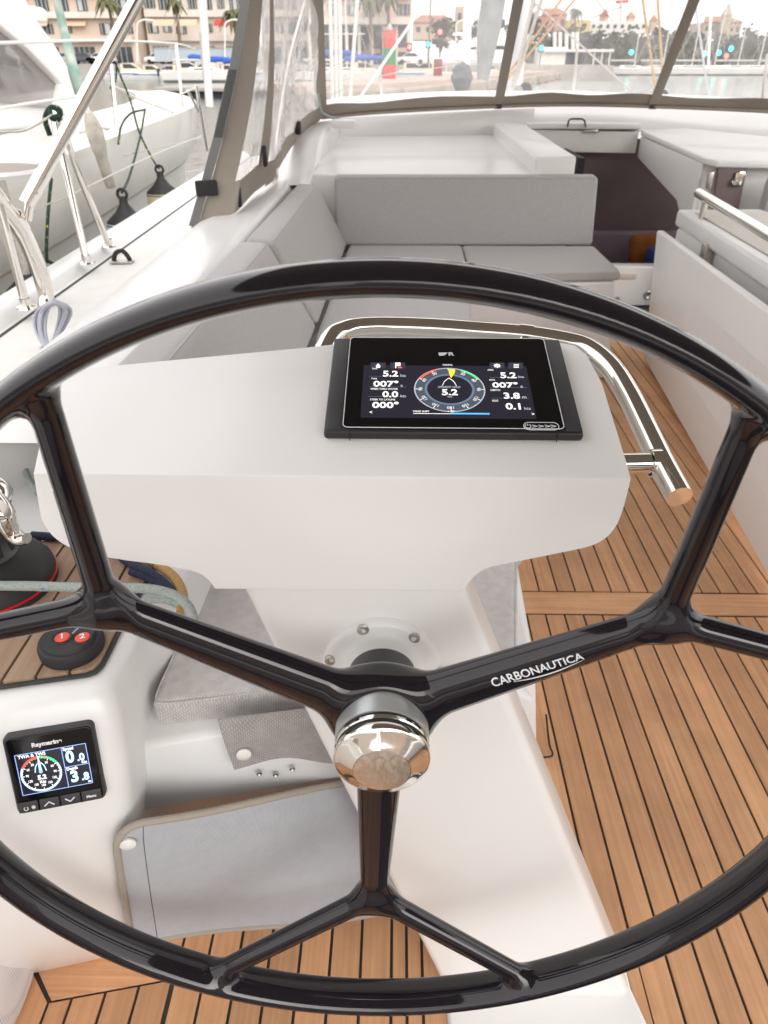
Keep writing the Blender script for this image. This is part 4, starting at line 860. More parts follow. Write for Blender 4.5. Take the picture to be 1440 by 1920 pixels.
# ------------------------------------------------------------------ cockpit table
tb = thing('cockpit_table', 'white cockpit table with its drop leaf hanging, at the right edge', 'table', (1.5, 2.6, 0))
lp = [pz(1207, 672, .03), pz(1440, 1085, .03)]; lt_ = [pz(1231, 431, .68), pz(1440, 584, .68)]
d0 = (lp[1]-lp[0]); d1 = (lt_[1]-lt_[0])
e0, e1_ = lp[0]+d0*1.35, lt_[0]+d1*1.9
prism('drop_leaf', [lp[0], e0, e1_, lt_[0]], (.035, .002, 0), gel, tb, .012, 4)
TT = .745
tp = [pz(1266, 392, TT), pz(1440, 500, TT)]; dd = tp[1]-tp[0]
prism('tabletop', [tp[0]+V((.01, 0, 0)), tp[0]+dd*1.6, tp[0]+dd*1.6+V((.6, 0, 0)), tp[0]+V((.42, .02, 0))], (0, 0, -.075), gel, tb, .016, 4)
prism('tray', [tp[0]+V((.06, -.10, .002)), tp[0]+dd*1.5+V((.06, 0, .002)), tp[0]+dd*1.5+V((.5, 0, .002)), tp[0]+V((.38, -.10, .002))], (0, 0, .003), mat('tray_beige', (.66, .63, .57), .5), tb, .001)
box('pedestal', tp[0]+dd*.7+V((.16, 0, -.40)), (.20, 1.5, .66), gel, tb, .02, .03)
for px, py in ((1303, 458), ):
    box('leaf_bracket', pz(1303, 470, .66)+V((.045, -.01, -.02)), (.035, .05, .10), satin, tb, .005)
tr = thing('table_rail', 'polished steel handrail along the cockpit table', 'handrail', pz(1340, 400, TT))
r0, r1 = pz(1310, 362, .835), pz(1440, 440, .835); rd = r1-r0
tube('bar', [r0, r0+rd*.02, r0+rd*1.8], .021, chrome, tr, straight=True, sides=20)
for f_ in (.14, 1.2):
    p = r0+rd*f_; tube('post', [p, V((p.x, p.y, TT))], .014, chrome, tr, straight=True, sides=14)
# ------------------------------------------------------------------ port rail gear
def stan_base(p, par): lathe('base', [(0, 0), (0, .032), (.006, .030), (.010, .018), (.03, .016)], p, (0, 0, 1), chrome, par, 20)
ZD = .685
gs = thing('gate_stanchion', 'inverted V steel gate stanchion with green rope tied on top', 'stanchion', pz(163, 495, ZD))
ba, bb_ = pz(163, 493, ZD), pz(205, 462, ZD); tpt = pxx(100, 214, -1.27)
for b_ in (ba, bb_): stan_base(b_, gs)
tube('leg', [ba, lerp(ba, tpt, .6), tpt+V((0, 0, -.02)), tpt+V((0, .03, 0))], .0135, chrome, gs, sides=14)
tube('leg', [bb_, lerp(bb_, tpt, .6), tpt+V((0, .05, -.03)), tpt+V((0, .0, 0))], .0135, chrome, gs, sides=14)
st2 = thing('stanchion', 'single leaning steel stanchion at the left edge of the deck', 'stanchion', pz(50, 577, ZD)); c = pz(50, 577, ZD); stan_base(c, st2)
tube('post', [c, pxx(5, 410, c.x), pxx(-40, 250, c.x)], .0135, chrome, st2, sides=14)
kn = tag(tube('lashing', [tpt+V((-.03, .0, -.07)), tpt+V((-.035, .0, -.02)), tpt+V((-.02, .015, .012)), tpt+V((.0, .02, .018)), tpt+V((.018, .02, .0)), tpt+V((.0, -.018, -.012)), tpt+V((-.014, .02, .018)), tpt+V((.018, .02, .012)), tpt+V((.012, .0, -.02))], .010, rgreen, None, sides=8), 'black and yellow rope lashed round the gate stanchion top', 'rope')
ll = tag(tube('lifeline', [pxx(-60, 250, -1.27), pxx(0, 248, -1.27), pxx(50, 243, -1.27), tpt], .004, satin, None, sides=8), 'steel lifeline ending at the gate stanchion', 'lifeline')
tag(tube('lower_lifeline', [pxx(40, 412, -1.28), pxx(85, 385, -1.28), pxx(125, 370, -1.28), pxx(175, 345, -1.28), pxx(300, 285, -1.28), pxx(378, 255, -1.28)], .003, satin, None, sides=6), 'thin lower lifeline running forward between the stanchion legs', 'lifeline')
pr = thing('pushpit_rail', 'thick bent steel pushpit rail at the left edge', 'rail', pz(88, 575, .66))
pts = [pxx(-60, 300, -1.19), pxx(-20, 350, -1.19), pxx(0, 378, -1.19), pxx(38, 428, -1.19), pxx(62, 478, -1.19), pxx(78, 520, -1.19), pxx(86, 560, -1.19), pxx(86, 600, -1.19)]
tube('tube', pts, .0265, chrome, pr, sides=20); 
lathe('sleeve', [(-.03, .027), (-.03, .0285), (.03, .0285), (.03, .027)], pxx(32, 418, -1.19), pts[4]-pts[2], chrome, pr, 24)
bp_ = thing('bimini_strut', 'diagonal polished steel strut from the pushpit up to the bimini', 'strut', pxx(47, 388, -1.16))
s0 = pxx(46, 390, -1.15); s1 = pyy(262, -10, s0.y+.25); sdv = s1-s0
tube('tube', [s0+sdv*.05, s0+sdv*2.2], .0205, chrome, bp_, straight=True, sides=20)
tube('socket', [s0+sdv*.02, s0+sdv*.17], .0235, chrome, bp_, straight=True, sides=20)
tube('hinge', [s0+V((-.0, 0, -.035)), s0+sdv*.05], .013, chrome, bp_, straight=True, sides=12)
lathe('rivet', [(0, .006), (.004, .005), (.004, 0)], s0+sdv*.08+V((.016, -.018, .0)), (.6, -.8, .2), satin, bp_, 12)
# coil of pale line hanging on the rail foot
cl_ = thing('rope_coil', 'coil of thin pale rope hanging at the foot of the pushpit rail', 'rope coil', pxx(95, 640, -1.15))
def cp_(px, py, dz=0): return pz(px, py, .70+.10*max(0, (600-py)/40)+dz)
for k in range(10):
    o_ = random.uniform(-3, 3); wdt = random.uniform(8, 33); dz = .015*k/10+random.uniform(0, .008)
    tube('loop', [cp_(92+o_, 664, dz*.4), cp_(92-wdt*.8, 620, dz), cp_(97-wdt*.9, 585, dz), cp_(101, 566+random.uniform(-3, 5), dz), cp_(103+wdt*.95, 582, dz), cp_(100+wdt*.5, 622, dz), cp_(93-o_, 662, dz*.4)], .0042, rwhite, cl_, sides=7, n=7)
for k in range(4): tube('tail', [cp_(90+k*3, 655), cp_(86+k*3, 690), pz(66+k*7, 735, .675)], .0042, rwhite, cl_, sides=7)
tube('wrap', [cp_(77, 654), cp_(91, 659, .025), cp_(105, 653), cp_(91, 650, -.01)], .005, rwhite, cl_, sides=7, closed=True)
pe = thing('padeye', 'small dark padeye on the side deck', 'padeye', pz(229, 490, .655))
_c = pz(229, 492, .655); tube('eye', [_c+V((-.035, 0, 0)), _c+V((-.02, 0, .035)), _c+V((.01, 0, .045)), _c+V((.03, 0, .02)), _c+V((.035, 0, 0))], .009, rub, pe, sides=10); box('foot', _c+V((0, 0, .004)), (.09, .05, .008), satin, pe, .002)
ps = thing('corner_perch', 'small brown topped seat plate on the rail at the left edge', 'seat', pxx(20, 322, -1.45))
_c = pxx(-5, 322, -1.45)
lathe('rim', [(-.012, 0), (-.012, .15), (0, .158), (.012, .15), (.012, .13)], _c, (0, 0, 1), gel, ps, 40); lathe('top', [(.012, .0), (.013, .145), (.011, .146)][::-1], _c, (0, 0, 1), mat('perch_pad', (.30, .255, .22), .6), ps, 40)
lathe('post', [(-.36, .0), (-.36, .02), (-.012, .02)], _c, (0, 0, 1), satin, ps, 16)
# ------------------------------------------------------------------ sprayhood
hood = thing('sprayhood', 'taupe canvas sprayhood with clear windows over the companionway', 'sprayhood', (1.17, 5.0, 1.05))
fb = [(-.50, 5.20, 1.05), (-.10, 5.34, 1.075), (.66, 5.50, 1.10), (1.17, 5.54, 1.108), (1.69, 5.50, 1.10), (2.4, 5.34, 1.08), (2.86, 5.20, 1.05)]
fbc = catmull(fb, 6)
def up_(p, h):      # point on the raked screen above a base point
    return V((1.17+(p.x-1.17)*(1-.05*h), p.y-.85*h, p.z+h))
HT = .80
def panel(name, ia, ib, h0, h1, m, par, rip=0):
    rows = []
    for j in range(7):
        h = h0+(h1-h0)*j/6; rows.append([up_(fbc[i], h)+V((0, rip*math.sin(i*2.1+j*1.3), rip*.5*math.sin(i*1.7))) for i in range(ia, ib+1)])
    return grid(name, rows, m, par)
panel('window', 0, 12, .05, HT, vin, hood); panel('window', 12, 24, .05, HT, vin, hood); panel('window', 24, 36, .05, HT, vin, hood)
rows = [[up_(p, h)+V((0, -.006, 0.008*math.sin(i*.9)*(h > .04))) for i, p in enumerate(fbc)] for h in (-.01, .02, .055, .062)]
grid('bottom_strip', rows, taupe, hood, .004)
tube('bolt_rope', [p+V((0, -.02, -.006)) for p in fbc], .010, taupe, hood, n=1, sides=8)
for i, wd in ((0, .035), (12, .030), (24, .032), (36, .035)):
    p = fbc[i]; rows = [[up_(p, h)+V((dx, -.012-.006*math.cos(dx/wd*1.5), 0)) for dx in (-wd, -wd/2, 0, wd/2, wd)] for h in np.linspace(-.01, HT, 10)]
    grid('seam_strip', rows, taupe, hood, .004)
    if i in (12, 24): box('strip_end', up_(p, -.005)+V((0, -.02, 0)), (.05, .03, .03), darkp, hood, .006)
# port side of the hood
zb = [.775, .815, .825, .845, .875, .90, .95, 1.05]
bpx = [(372, 422), (440, 400), (474, 362), (512, 333), (528, 312), (548, 290), (575, 258), (600, 226)]
bb = [pz(*p, z) for p, z in zip(bpx, zb)]; bb[-1] = V((-.50, 5.20, 1.05)); bb[-2] = V((-.575, 4.85, 1.0)); bb[-3] = V((-.615, 4.55, .95)); bb[-4] = V((-.635, 4.25, .90))
tyy = [3.45, 3.62, 3.72, 3.9, 4.05, 4.2, 4.4, 4.55]; tpx = [460, 484, 498, 512, 528, 548, 566, 590]
tt = [pyy(px, 0, y) for px, y in zip(tpx, tyy)]; tt[-1] = up_(fbc[0], .60)
def sp(i, t):      # i: fractional column, t: 0 bottom, 1 at the frame's top edge
    k = min(int(i), 6); f_ = i-k; return lerp(lerp(bb[k], bb[k+1], f_), lerp(tt[k], tt[k+1], f_), t)+V((.03*math.sin(min(t, 1)*2.6), 0, 0))
def spanel(name, i0, i1, t0, t1, m, rip=0, nu=9, nv=12, th=0, i0t=None, i1t=None):
    rows = []
    for j in range(nv):
        f_ = j/(nv-1); t = t0+(t1-t0)*f_; a = i0+((i0t if i0t is not None else i0)-i0)*f_; b = i1+((i1t if i1t is not None else i1)-i1)*f_
        rows.append([sp(a+(b-a)*k/(nu-1), t)+V((rip*(math.sin(k*1.9+j*1.1)+math.sin(k*.7-j*.8)), 0, 0)) for k in range(nu)])
    return grid(name, rows, m, hood, th)
spanel('side_canvas', 0, .78, 0, 1.35, taupe, 0, 6, 12, .003, i1t=1.05)
spanel('side_bottom', .78, 2.05, 0, .16, taupe, 0, 8, 4, .003)
spanel('side_window', .78, 2.05, .16, 1.3, vin2, .004, 10, 14, 0, i0t=1.08)
spanel('side_divider', 2.05, 2.6, 0, 1.35, taupe, 0, 4, 12, .003, i1t=2.4)
spanel('side_window', 2.6, 6.6, .13, 1.3, vin2, .010, 22, 18, 0, i0t=2.4)
spanel('side_bottom', 2.6, 6.9, -.02, .13, taupe, .0, 12, 4, .003)
# grey webbing along the aft edge, buckle, hook
e_ = [sp(0, t)+V((-.006, -.012, 0)) for t in (1.3, 1., .7, .4, .2, .05, 0)]
wbv = thing('hold_down_strap', 'grey webbing strap with steel hook at the aft edge of the sprayhood', 'strap', e_[-1])
foot_ = pz(350, 468, .68)
rows = [[p+V((dx, -.004, 0)) for dx in (-.030, -.012, .008)] for p in e_[2:]]
rows2 = [[p+V((dx, -.004, 0)) for dx in (-.026, -.006, .014)] for p in e_[:4]]
grid('webbing', rows, greyw, wbv, .003); grid('edge_tape', rows2, greyw, wbv, .003)
tube('hook', [e_[-1]+V((-.01, -.01, 0)), lerp(e_[-1], foot_, .35), lerp(e_[-1], foot_, .7)+V((.012, 0, .01)), foot_+V((.01, 0, .01))], .010, chrome, wbv, sides=10)
tube('ring', [foot_+V((.02*math.cos(a), 0, .02*math.sin(a)+.012)) for a in np.linspace(0, 5.6, 8)], .005, chrome, wbv, sides=8, closed=True)
rows = [[lerp(foot_+V((0, 0, .02)), pz(318, 487, .668), t)+V((dx, 0, .02*math.sin(t*3.1))) for dx in (-.012, .012)] for t in np.linspace(0, 1, 6)]
grid('tail', rows, greyw, wbv, .002)
bk = box('buckle', sp(.12, .17)+V((-.02, -.03, 0)), (.09, .02, .06), rub, wbv, .008, .3)
box('buckle', sp(1.15, .06)+V((.0, -.02, .01)), (.02, .03, .09), rub, hood, .008); box('buckle', sp(2.15, .20)+V((.02, -.02, .0)), (.02, .03, .09), rub, hood, .008)
box('buckle', sp(5.2, .08)+V((.02, -.02, .02)), (.03, .05, .07), rub, hood, .01)
# hood bows (steel tubes) meeting at a hinge on the coaming
hp = pz(514, 334, .83)
t1 = pyy(494, 100, hp.y+.0); t2 = pyy(488, -20, hp.y+.05)
tube('bow', [hp, pyy(508, 200, hp.y), t1, t2, t2+(t2-t1)*2], .0145, chrome, hood, sides=14)
tube('bow', [hp+V((.01, .02, .02)), pyy(522, 250, hp.y+.15), pyy(545, 110, hp.y+.3), pyy(578, -10, hp.y+.45), pyy(600, -80, hp.y+.6)], .0125, chrome, hood, sides=14)
tube('sleeve', [lerp(hp, t1, .98), lerp(hp, t1, 1.05)], .0175, chrome, hood, straight=True, sides=14)
tube('strut', [pyy(500, 92, hp.y-.02), pyy(506, 190, hp.y-.02), hp+V((0, -.02, .05))], .010, taupe, hood, sides=10)
box('hinge', hp+V((0, 0, .02)), (.045, .06, .06), chrome, hood, .008)
# roof of the hood (above the picture) and the starboard side
rows = []
ya = [up_(p, HT) for p in fbc]
for f_, z_ in ((0, 0), (.15, .05), (.4, .10), (.7, .12), (1., .10)):
    rows.append([V((p.x, p.y-(p.y-3.2)*f_, p.z+z_+.06*(1-((p.x-1.17)/1.7)**2)*f_)) for p in ya])
grid('roof', rows, bican, hood, 0)
rows = [[V((2.9+.1*t-.1*h, 5.2-2.2*t, 1.05-.12*t+.95*h)) for t in np.linspace(0, 1, 8)] for h in np.linspace(0, 1, 6)]
grid('starboard_window', rows, vin, hood)
# bimini over the helm, above the picture but mirrored in the steel and the lacquer
bi = thing('bimini', 'taupe canvas bimini stretched over the helm', 'bimini', (1.1, .8, 2.1))
rows = [[V((x, y, 2.26+.10*(1-((x-1.1)/2.0)**2)+.03*math.sin(y*2))) for x in np.linspace(-.62, 2.85, 14)] for y in np.linspace(-1.35, 2.6, 13)]
grid('canvas', rows, bican, bi, 0)
for y in (-1.35, 0, 1.3, 2.6): tube('bow', [V((x, y, 2.245+.10*(1-((x-1.1)/2.0)**2)+.03*math.sin(y*2))) for x in np.linspace(-.62, 2.85, 9)], .0125, chrome, bi, sides=10, n=3)
# light green grey line end by the hood corner
tag(tube('reef_line', [pyy(598, 130, 5.1), pyy(600, 200, 5.05), pyy(612, 216, 5.0), pyy(640, 226, 4.95), pyy(660, 232, 4.93)], .008, rope('mint_rope', (.45, .52, .48), (.25, .3, .28), 300), None, sides=8), 'grey green line tucked at the port corner of the sprayhood', 'rope')
tag(box('instrument_cover', pyy(645, 232, 4.96), (.16, .08, .05), gel, None, .02, -.2), 'small white cover in the port corner under the sprayhood', 'cover')
# white moulding step on coaming below the hood

# ------------------------------------------------------------------ own mast, rigging, deck gear seen through the screen
mast = thing('mast', 'white mast with furled sail behind the sprayhood screen', 'mast', (1.17, 8.2, 1.05))
mb = pyy(962, 186, 8.2); mt_ = pyy(980, -40, 8.2)
tube('spar', [mb, V((mb.x+.01, 8.2, 6.0))], .085, mat('mast_paint', (.7, .71, .74), .3, metal=.2), mast, straight=True, sides=20, oval=.8)
tube('furled_sail', [pyy(905, 150, 7.9), pyy(912, 90, 7.9), pyy(925, 0, 7.9), pyy(935, -80, 7.9)], lambda t: .05+.06*min(1, t*2), mat('grey_sailcloth', (.32, .34, .34), .8, var=.3, vscale=6), mast, sides=12)
rg = [((1000, 0), (962, 165), .02, satin, 'dark grey wire stay left of the tan halyards'), ((1015, 0), (968, 150), .017, satin, 'second dark wire stay beside the mast'),
      ((1052, 0), (945, 150), .010, rtan, 'upper tan halyard crossing the mast to the left'), ((1077, 0), (938, 165), .010, rtan, 'lower tan halyard slanting down past the mast'),
      ((1205, 0), (1228, 160), .011, rtan, 'left one of two tan lines by the right window seam'), ((1233, 0), (1246, 190), .011, rtan, 'right one of two tan lines by the right window seam'),
      ((1300, -20), (1331, 200), .010, rwhite, 'pale line hanging behind the right window'), ((1335, -20), (1328, 122), .012, gel, 'thin white pole behind the right window'),
      ((790, 15), (660, 205), .012, mat('white_wire', (.75, .75, .75), .4), 'white line slanting across the beacon'), ((1040, 40), (1205, 190), .008, satin, 'thin grey wire slanting down to the right window seam'),
      ((1435, 140), (1428, 205), .014, satin, 'short steel post at the right edge behind the window')]
for (a_, b_, r_, m_m, l) in rg:
    yb = 7.6; tag(tube('rigging_line', [pyy(*b_, yb), pyy(*lerp((*a_, 0), (*b_, 0), .5)[:2], yb), pyy(*a_, yb), pyy(a_[0]+(a_[0]-b_[0])*.6, a_[1]+(a_[1]-b_[1])*.6, yb)], r_, m_m, None, sides=7, n=2), l, 'rope' if m_m in (rtan, rwhite) else 'wire', 'rigging lines ahead of the screen')
tag(box('deck_hatch', pyy(810, 184, 7.2), (.24, .18, .07), gel, None, .02), 'small white deck fitting below the beacon', 'hatch')
bl = thing('halyard_block', 'dark block on the mast foot', 'block', pyy(985, 168, 7.9)); lathe('sheave', [(-.03, 0), (-.03, .06), (.03, .06), (.03, 0)], pyy(985, 168, 7.8), (.3, 1, 0), rub, bl, 20); lathe('sheave', [(-.03, 0), (-.03, .045), (.03, .045), (.03, 0)], pyy(972, 170, 7.8), (.3, 1, 0), satin, bl, 20)
tag(lathe('turning_block', [(-.03, 0), (-.03, .06), (.03, .06), (.03, 0)], pyy(1240, 182, 7.4), (.3, 1, 0), rub, None, 20), 'black round block at the foot of the tan lines', 'block')
tag(lathe('radar_reflector', [(-.2, 0), (-.15, .06), (0, .13), (.12, .08), (.16, 0)], pyy(866, 146, 9.5), (0, 0, 1), mat('grey_net', (.16, .17, .18), .8, var=.4, vscale=20), None, 16), 'dark bundled gear hanging below the white pole', 'bundle')
tag(tube('white_pole', [pyy(873, 128, 10), pyy(880, -60, 10)], .05, gel, None, straight=True, sides=14), 'thick white pole behind the middle of the screen', 'pole')
def guard(px0, py0, px1, py1, y, l): 
    t = thing('foredeck_stanchion', l, 'stanchion', pyy(px1, py1, y), 'foredeck stanchions'); tube('post', [pyy(px1, py1, y), pyy(px0, py0, y)], .016, chrome, t, straight=True, sides=10); box('foot', pyy(px1, py1, y), (.07, .07, .02), chrome, t)
guard(1082, 90, 1075, 178, 10.5, 'thin foredeck stanchion before the breakwater'); guard(713, 140, 715, 195, 9.5, 'thin foredeck stanchion under the beacon')
tag(tube('foredeck_lifeline', [pyy(595, 190, 9.5), pyy(715, 142, 9.5), pyy(890, 120, 10)], .005, satin, None, sides=6), 'thin lifeline along the port side of the foredeck', 'lifeline')
# ------------------------------------------------------------------ neighbouring motor yacht
nb = thing('motor_yacht', 'white motor yacht moored alongside to port with dark side windows', 'motor yacht', (-4.0, 4.0, -.8))
def nx_(y): return -2.05-.03*max(0, y-4)-(0 if y < 8.2 else .09*(y-8.2)**2)
prof = [(-.30, -.85), (-.26, -.3), (-.22, .30), (-.10, .40), (-.04, .62), (.0, .86), (-.05, .875), (-.35, .86), (-.7, .90)]
yn = [-1.0, 0, 1, 2, 3, 4, 5, 6, 7, 8, 8.6, 9.2, 9.8, 10.4, 11, 11.6]
grid('hull', [[V((nx_(y)+x-(.9*max(0, (y-9)/2.6)**2 if z < .4 else 0), y, z+.02*max(0, y-5))) for x, z in prof] for y in yn], cream, nb, 0, 50)
tube('rub_rail', [V((nx_(y)-.20-(.9*max(0, (y-9)/2.6)**2), y, .34+.02*max(0, y-5))) for y in yn], .028, mat('beige_rub_rail', (.52, .45, .36), .5), nb, sides=8, n=2)
CXN = -2.95
def side(name, pp, dx, m, par, bev=.0, x=CXN): return prism(name, [pxx(a, b, x) for a, b in pp], (-dx, 0, 0), m, par, bev)
cabn = side('cabin', [(-160, -60), (28, -60), (60, 20), (100, 75), (150, 160), (165, 190), (185, 235), (-160, 245)], 2.6, gel, nb, .04)
side('window', [(-120, -40), (0, 48), (52, 95), (107, 150), (101, 178), (97, 202), (0, 192), (-120, 180)], .05, tint, cabn, .006, CXN+.03)
side('brow', [(-120, -75), (0, 22), (60, 72), (128, 156), (118, 158), (55, 92), (0, 46), (-120, -45)], .10, gel, cabn, .02, CXN+.09)
side('side_deck_rail', [(-160, 236), (140, 226), (190, 238), (-160, 252)], .05, gel, nb, .01, CXN+.05)
bo = box('searchlight', pxx(52, 28, -3.4), (.3, .25, .12), cream, nb, .05)
for (a_, b_, x_, l) in (((330, 80), (345, 224), -2.25, 'a'), ((208, 120), (222, 268), -2.18, 'b'), ((368, 160), (389, 282), -2.1, 'c')):
    tube('rail_stanchion', [pxx(*b_, x_), pxx(*a_, x_)], .016, chrome, nb, straight=True, sides=10)
tube('rail_brace', [pxx(352, 170, -2.15), pxx(372, 208, -2.15)], .014, chrome, nb, straight=True, sides=8)
tube('guard_wire', [pxx(-60, 82, -2.2), pxx(60, 79, -2.2), pxx(200, 76, -2.2), pxx(330, 82, -2.25), pxx(365, 92, -2.25)], .009, mat('white_cord', (.7, .68, .63), .6), nb, sides=7)
tube('guard_wire', [pxx(-60, 218, -2.2), pxx(30, 198, -2.2), pxx(150, 180, -2.2)], .008, MATS['white_cord'], nb, sides=7)
tube('guard_wire', [pxx(215, 162, -2.2), pxx(270, 190, -2.2), pxx(335, 214, -2.2)], .009, MATS['white_cord'], nb, sides=7); tube('guard_wire', [pxx(265, 207, -2.15), pxx(320, 185, -2.15), pxx(370, 163, -2.15)], .007, MATS['white_cord'], nb, sides=7)
tube('deck_line', [pxx(230, 292, -2.02), pxx(380, 258, -2.02)], .004, satin, nb, straight=True, sides=6); tube('deck_line', [pxx(150, 249, -2.3), pxx(190, 240, -2.3), pxx(240, 250, -2.3)], .010, satin, nb, sides=6)
tag(tube('old_pole', [pxx(102, -20, -2.7), pxx(118, 50, -2.7), pxx(130, 100, -2.65), pxx(140, 140, -2.6), pxx(152, 178, -2.6)], lambda t: .03+.02*t, mat('worn_paint', (.45, .47, .42), .7, var=.5, vscale=9, col2=(.10, .26, .22)), None, sides=10), 'worn white and green pole standing beyond the steel strut', 'pole')
tag(tube('furled_flag', [pxx(166, 210, -1.95), pxx(178, 250, -1.95), pxx(192, 300, -1.95), pxx(208, 350, -1.95)], lambda t: .02+.045*math.sin(min(1, t*1.6)*2.4)*(1-t*.6), mat('stained_cloth', (.55, .52, .45), .9, var=.35, vscale=18), None, sides=10), 'stained furled cloth hanging on the neighbouring yacht', 'cloth')
# fenders between the boats
def fender(px, py, x, body_m, l, r=.13):
    c = pxx(px, py, x); t = thing('fender', l, 'fender', c+V((0, 0, -.6)), 'fenders between the boats')
    lathe('body', [(-.62, 0), (-.60, .07), (-.52, r), (-.10, r), (-.06, r)], c, (0, 0, 1), body_m, t, 28, 60); lathe('cap', [(-.075, r+.002), (-.05, r*.96), (0, r*.5), (.05, r*.22), (.09, r*.2), (.10, 0)], c, (0, 0, 1), rub, t, 28, 60)
    tube('eye', [c+V((.03*math.cos(a), 0, .11+.03*math.sin(a))) for a in np.linspace(0, 5.5, 8)], .010, rub, t, sides=8, closed=True)
    return c
fm = mat('fender_pale', (.62, .68, .74), .45); fm2 = mat('fender_cream', (.66, .60, .44), .5)
f1 = fender(235, 398, -1.80, fm, 'pale blue fender with a dark blue cap, middle of three'); f2 = fender(303, 346, -1.93, fm2, 'cream fender with a dark cap, farthest forward'); f3 = fender(60, 520, -1.72, fm2, 'cream fender with a dark cap at the left, behind the stanchion')
def gl(name, pts, l): tag(tube(name, pts, .008, rgreen, None, sides=7), l, 'rope', 'fender lines')
gl('fender_line', [f1+V((0, 0, .12)), pxx(243, 330, -1.9), pxx(262, 260, -2.05), pxx(272, 205, -2.1)], 'dark green line holding the pale blue fender')
gl('fender_line', [f2+V((0, 0, .12)), pxx(290, 305, -2.0), pxx(262, 250, -2.1), pxx(245, 190, -2.15), pxx(225, 140, -2.2), pxx(215, 115, -2.2)], 'dark green line running from the farthest fender up to the rail')
gl('fender_line', [pxx(222, 270, -2.06), pxx(228, 235, -2.1), pxx(245, 213, -2.1), pxx(270, 206, -2.12)], 'short dark green line curling on the rail of the yacht')
gl('fender_line', [pxx(207, 165, -2.2), pxx(217, 150, -2.2), pxx(218, 118, -2.2)], 'short loose dark rope end hanging from the yacht rail')
gl('fender_line', [pxx(96, 335, -1.62), pxx(90, 400, -1.6), pxx(87, 480, -1.6), pxx(95, 492, -1.6), pxx(118, 503, -1.6)], 'green and yellow line hanging behind the gate stanchion')
# ================================================================== THE HARBOUR
def at(px, py, y): return pyy(px, py, y)
stone = mat('pale_stone', (.46, .40, .34), .85, var=.35, vscale=.5); pink = mat('pinkish_paving', (.52, .41, .36), .85, var=.2, vscale=.3)
beige = mat('beige_render', (.62, .50, .41), .85, var=.15, vscale=.15); beige2 = mat('pale_render', (.68, .60, .53), .85, var=.12, vscale=.15); winm = mat('window_glass', (.06, .07, .08), .15, var=.5, vscale=.6)
shut = mat('pale_curtain', (.45, .46, .45), .6); awn = mat('awning_cloth', (.62, .45, .32), .8); redc = mat('red_awning', (.55, .06, .05), .7); conc = mat('concrete', (.42, .40, .37), .85, var=.25, vscale=.4)
quay = struct(solid('quay', [(-160, 118, -.8), (30, 118, -.8), (30, 400, -.8), (-160, 400, -.8), (-160, 118, .9), (30, 118, .9), (30, 400, 1.1), (-160, 400, 1.1)], [[3, 2, 1, 0], [4, 5, 6, 7], [0, 1, 5, 4], [1, 2, 6, 5], [2, 3, 7, 6], [3, 0, 4, 7]], conc))
# breakwater pier running from near left to far right
ed = [pz(560, 205, -.75), pz(700, 197, -.75), pz(850, 178, -.75), pz(1000, 156, -.75), pz(1090, 139, -.75), pz(1178, 129, -.75)]
far_e = [p+V((-3, 9, 0)) for p in ed[:4]]+[p+V((-6, 22, 0)) for p in ed[4:]]
vs = []; n_ = len(ed)
for z in (-.8, .25): vs += [V((p.x, p.y, z)) for p in ed+far_e[::-1]]
k = 2*n_
struct(solid('pier', vs, [list(range(k))[::-1], list(range(k, 2*k))]+[[i, (i+1) % k, k+(i+1) % k, k+i] for i in range(k)], pink))
pr_ = bpy.data.objects['pier']
def bank(name, pts, m): return struct(obj(name, pts, [list(range(len(pts)))], m))
# stone blocks along the pier edge
for i in range(n_-1):
    a, b = ed[i], ed[i+1]; L_ = (b-a).length; q = max(2, int(L_/3.2))
    if i > 3: q = 6
    for j in range(q):
        p = lerp(a, b, (j+.5)/q); box('stone_block', (p.x, p.y-.25, -.45+random.uniform(-.05, .12)), (L_/q*.92, random.uniform(.7, 1.2), .9), stone, pr_, .12, math.atan2((b-a).y, (b-a).x)+random.uniform(-.05, .05), 1)
# beacon
bc = thing('beacon', 'tall red beacon column with a green band on the pier', 'beacon', at(730, 156, 62))
bz = [at(730, y, 62).z for y in (156, 122, 90, 56, 50)]; bx = at(730, 110, 62); br = (at(742.5, 100, 62).x-at(717.5, 100, 62).x)/2
redb = mat('beacon_red', (.62, .045, .035), .5); grnb = mat('beacon_green', (.02, .22, .07), .5)
for a, b, m_, nm in ((0, 1, redb, 'red_band'), (1, 2, grnb, 'green_band'), (2, 3, redb, 'red_band')): lathe(nm, [(bz[a], 0), (bz[a], br), (bz[b]-.004, br), (bz[b]-.004, 0)], (bx.x, 62, 0), (0, 0, 1), m_, bc, 28)
lathe('lantern', [(bz[3], .28), (bz[3]+.15, .28), (bz[3]+.2, .16), (bz[4]+.1, .16), (bz[4]+.2, 0)], (bx.x, 62, 0), (0, 0, 1), satin, bc, 14)
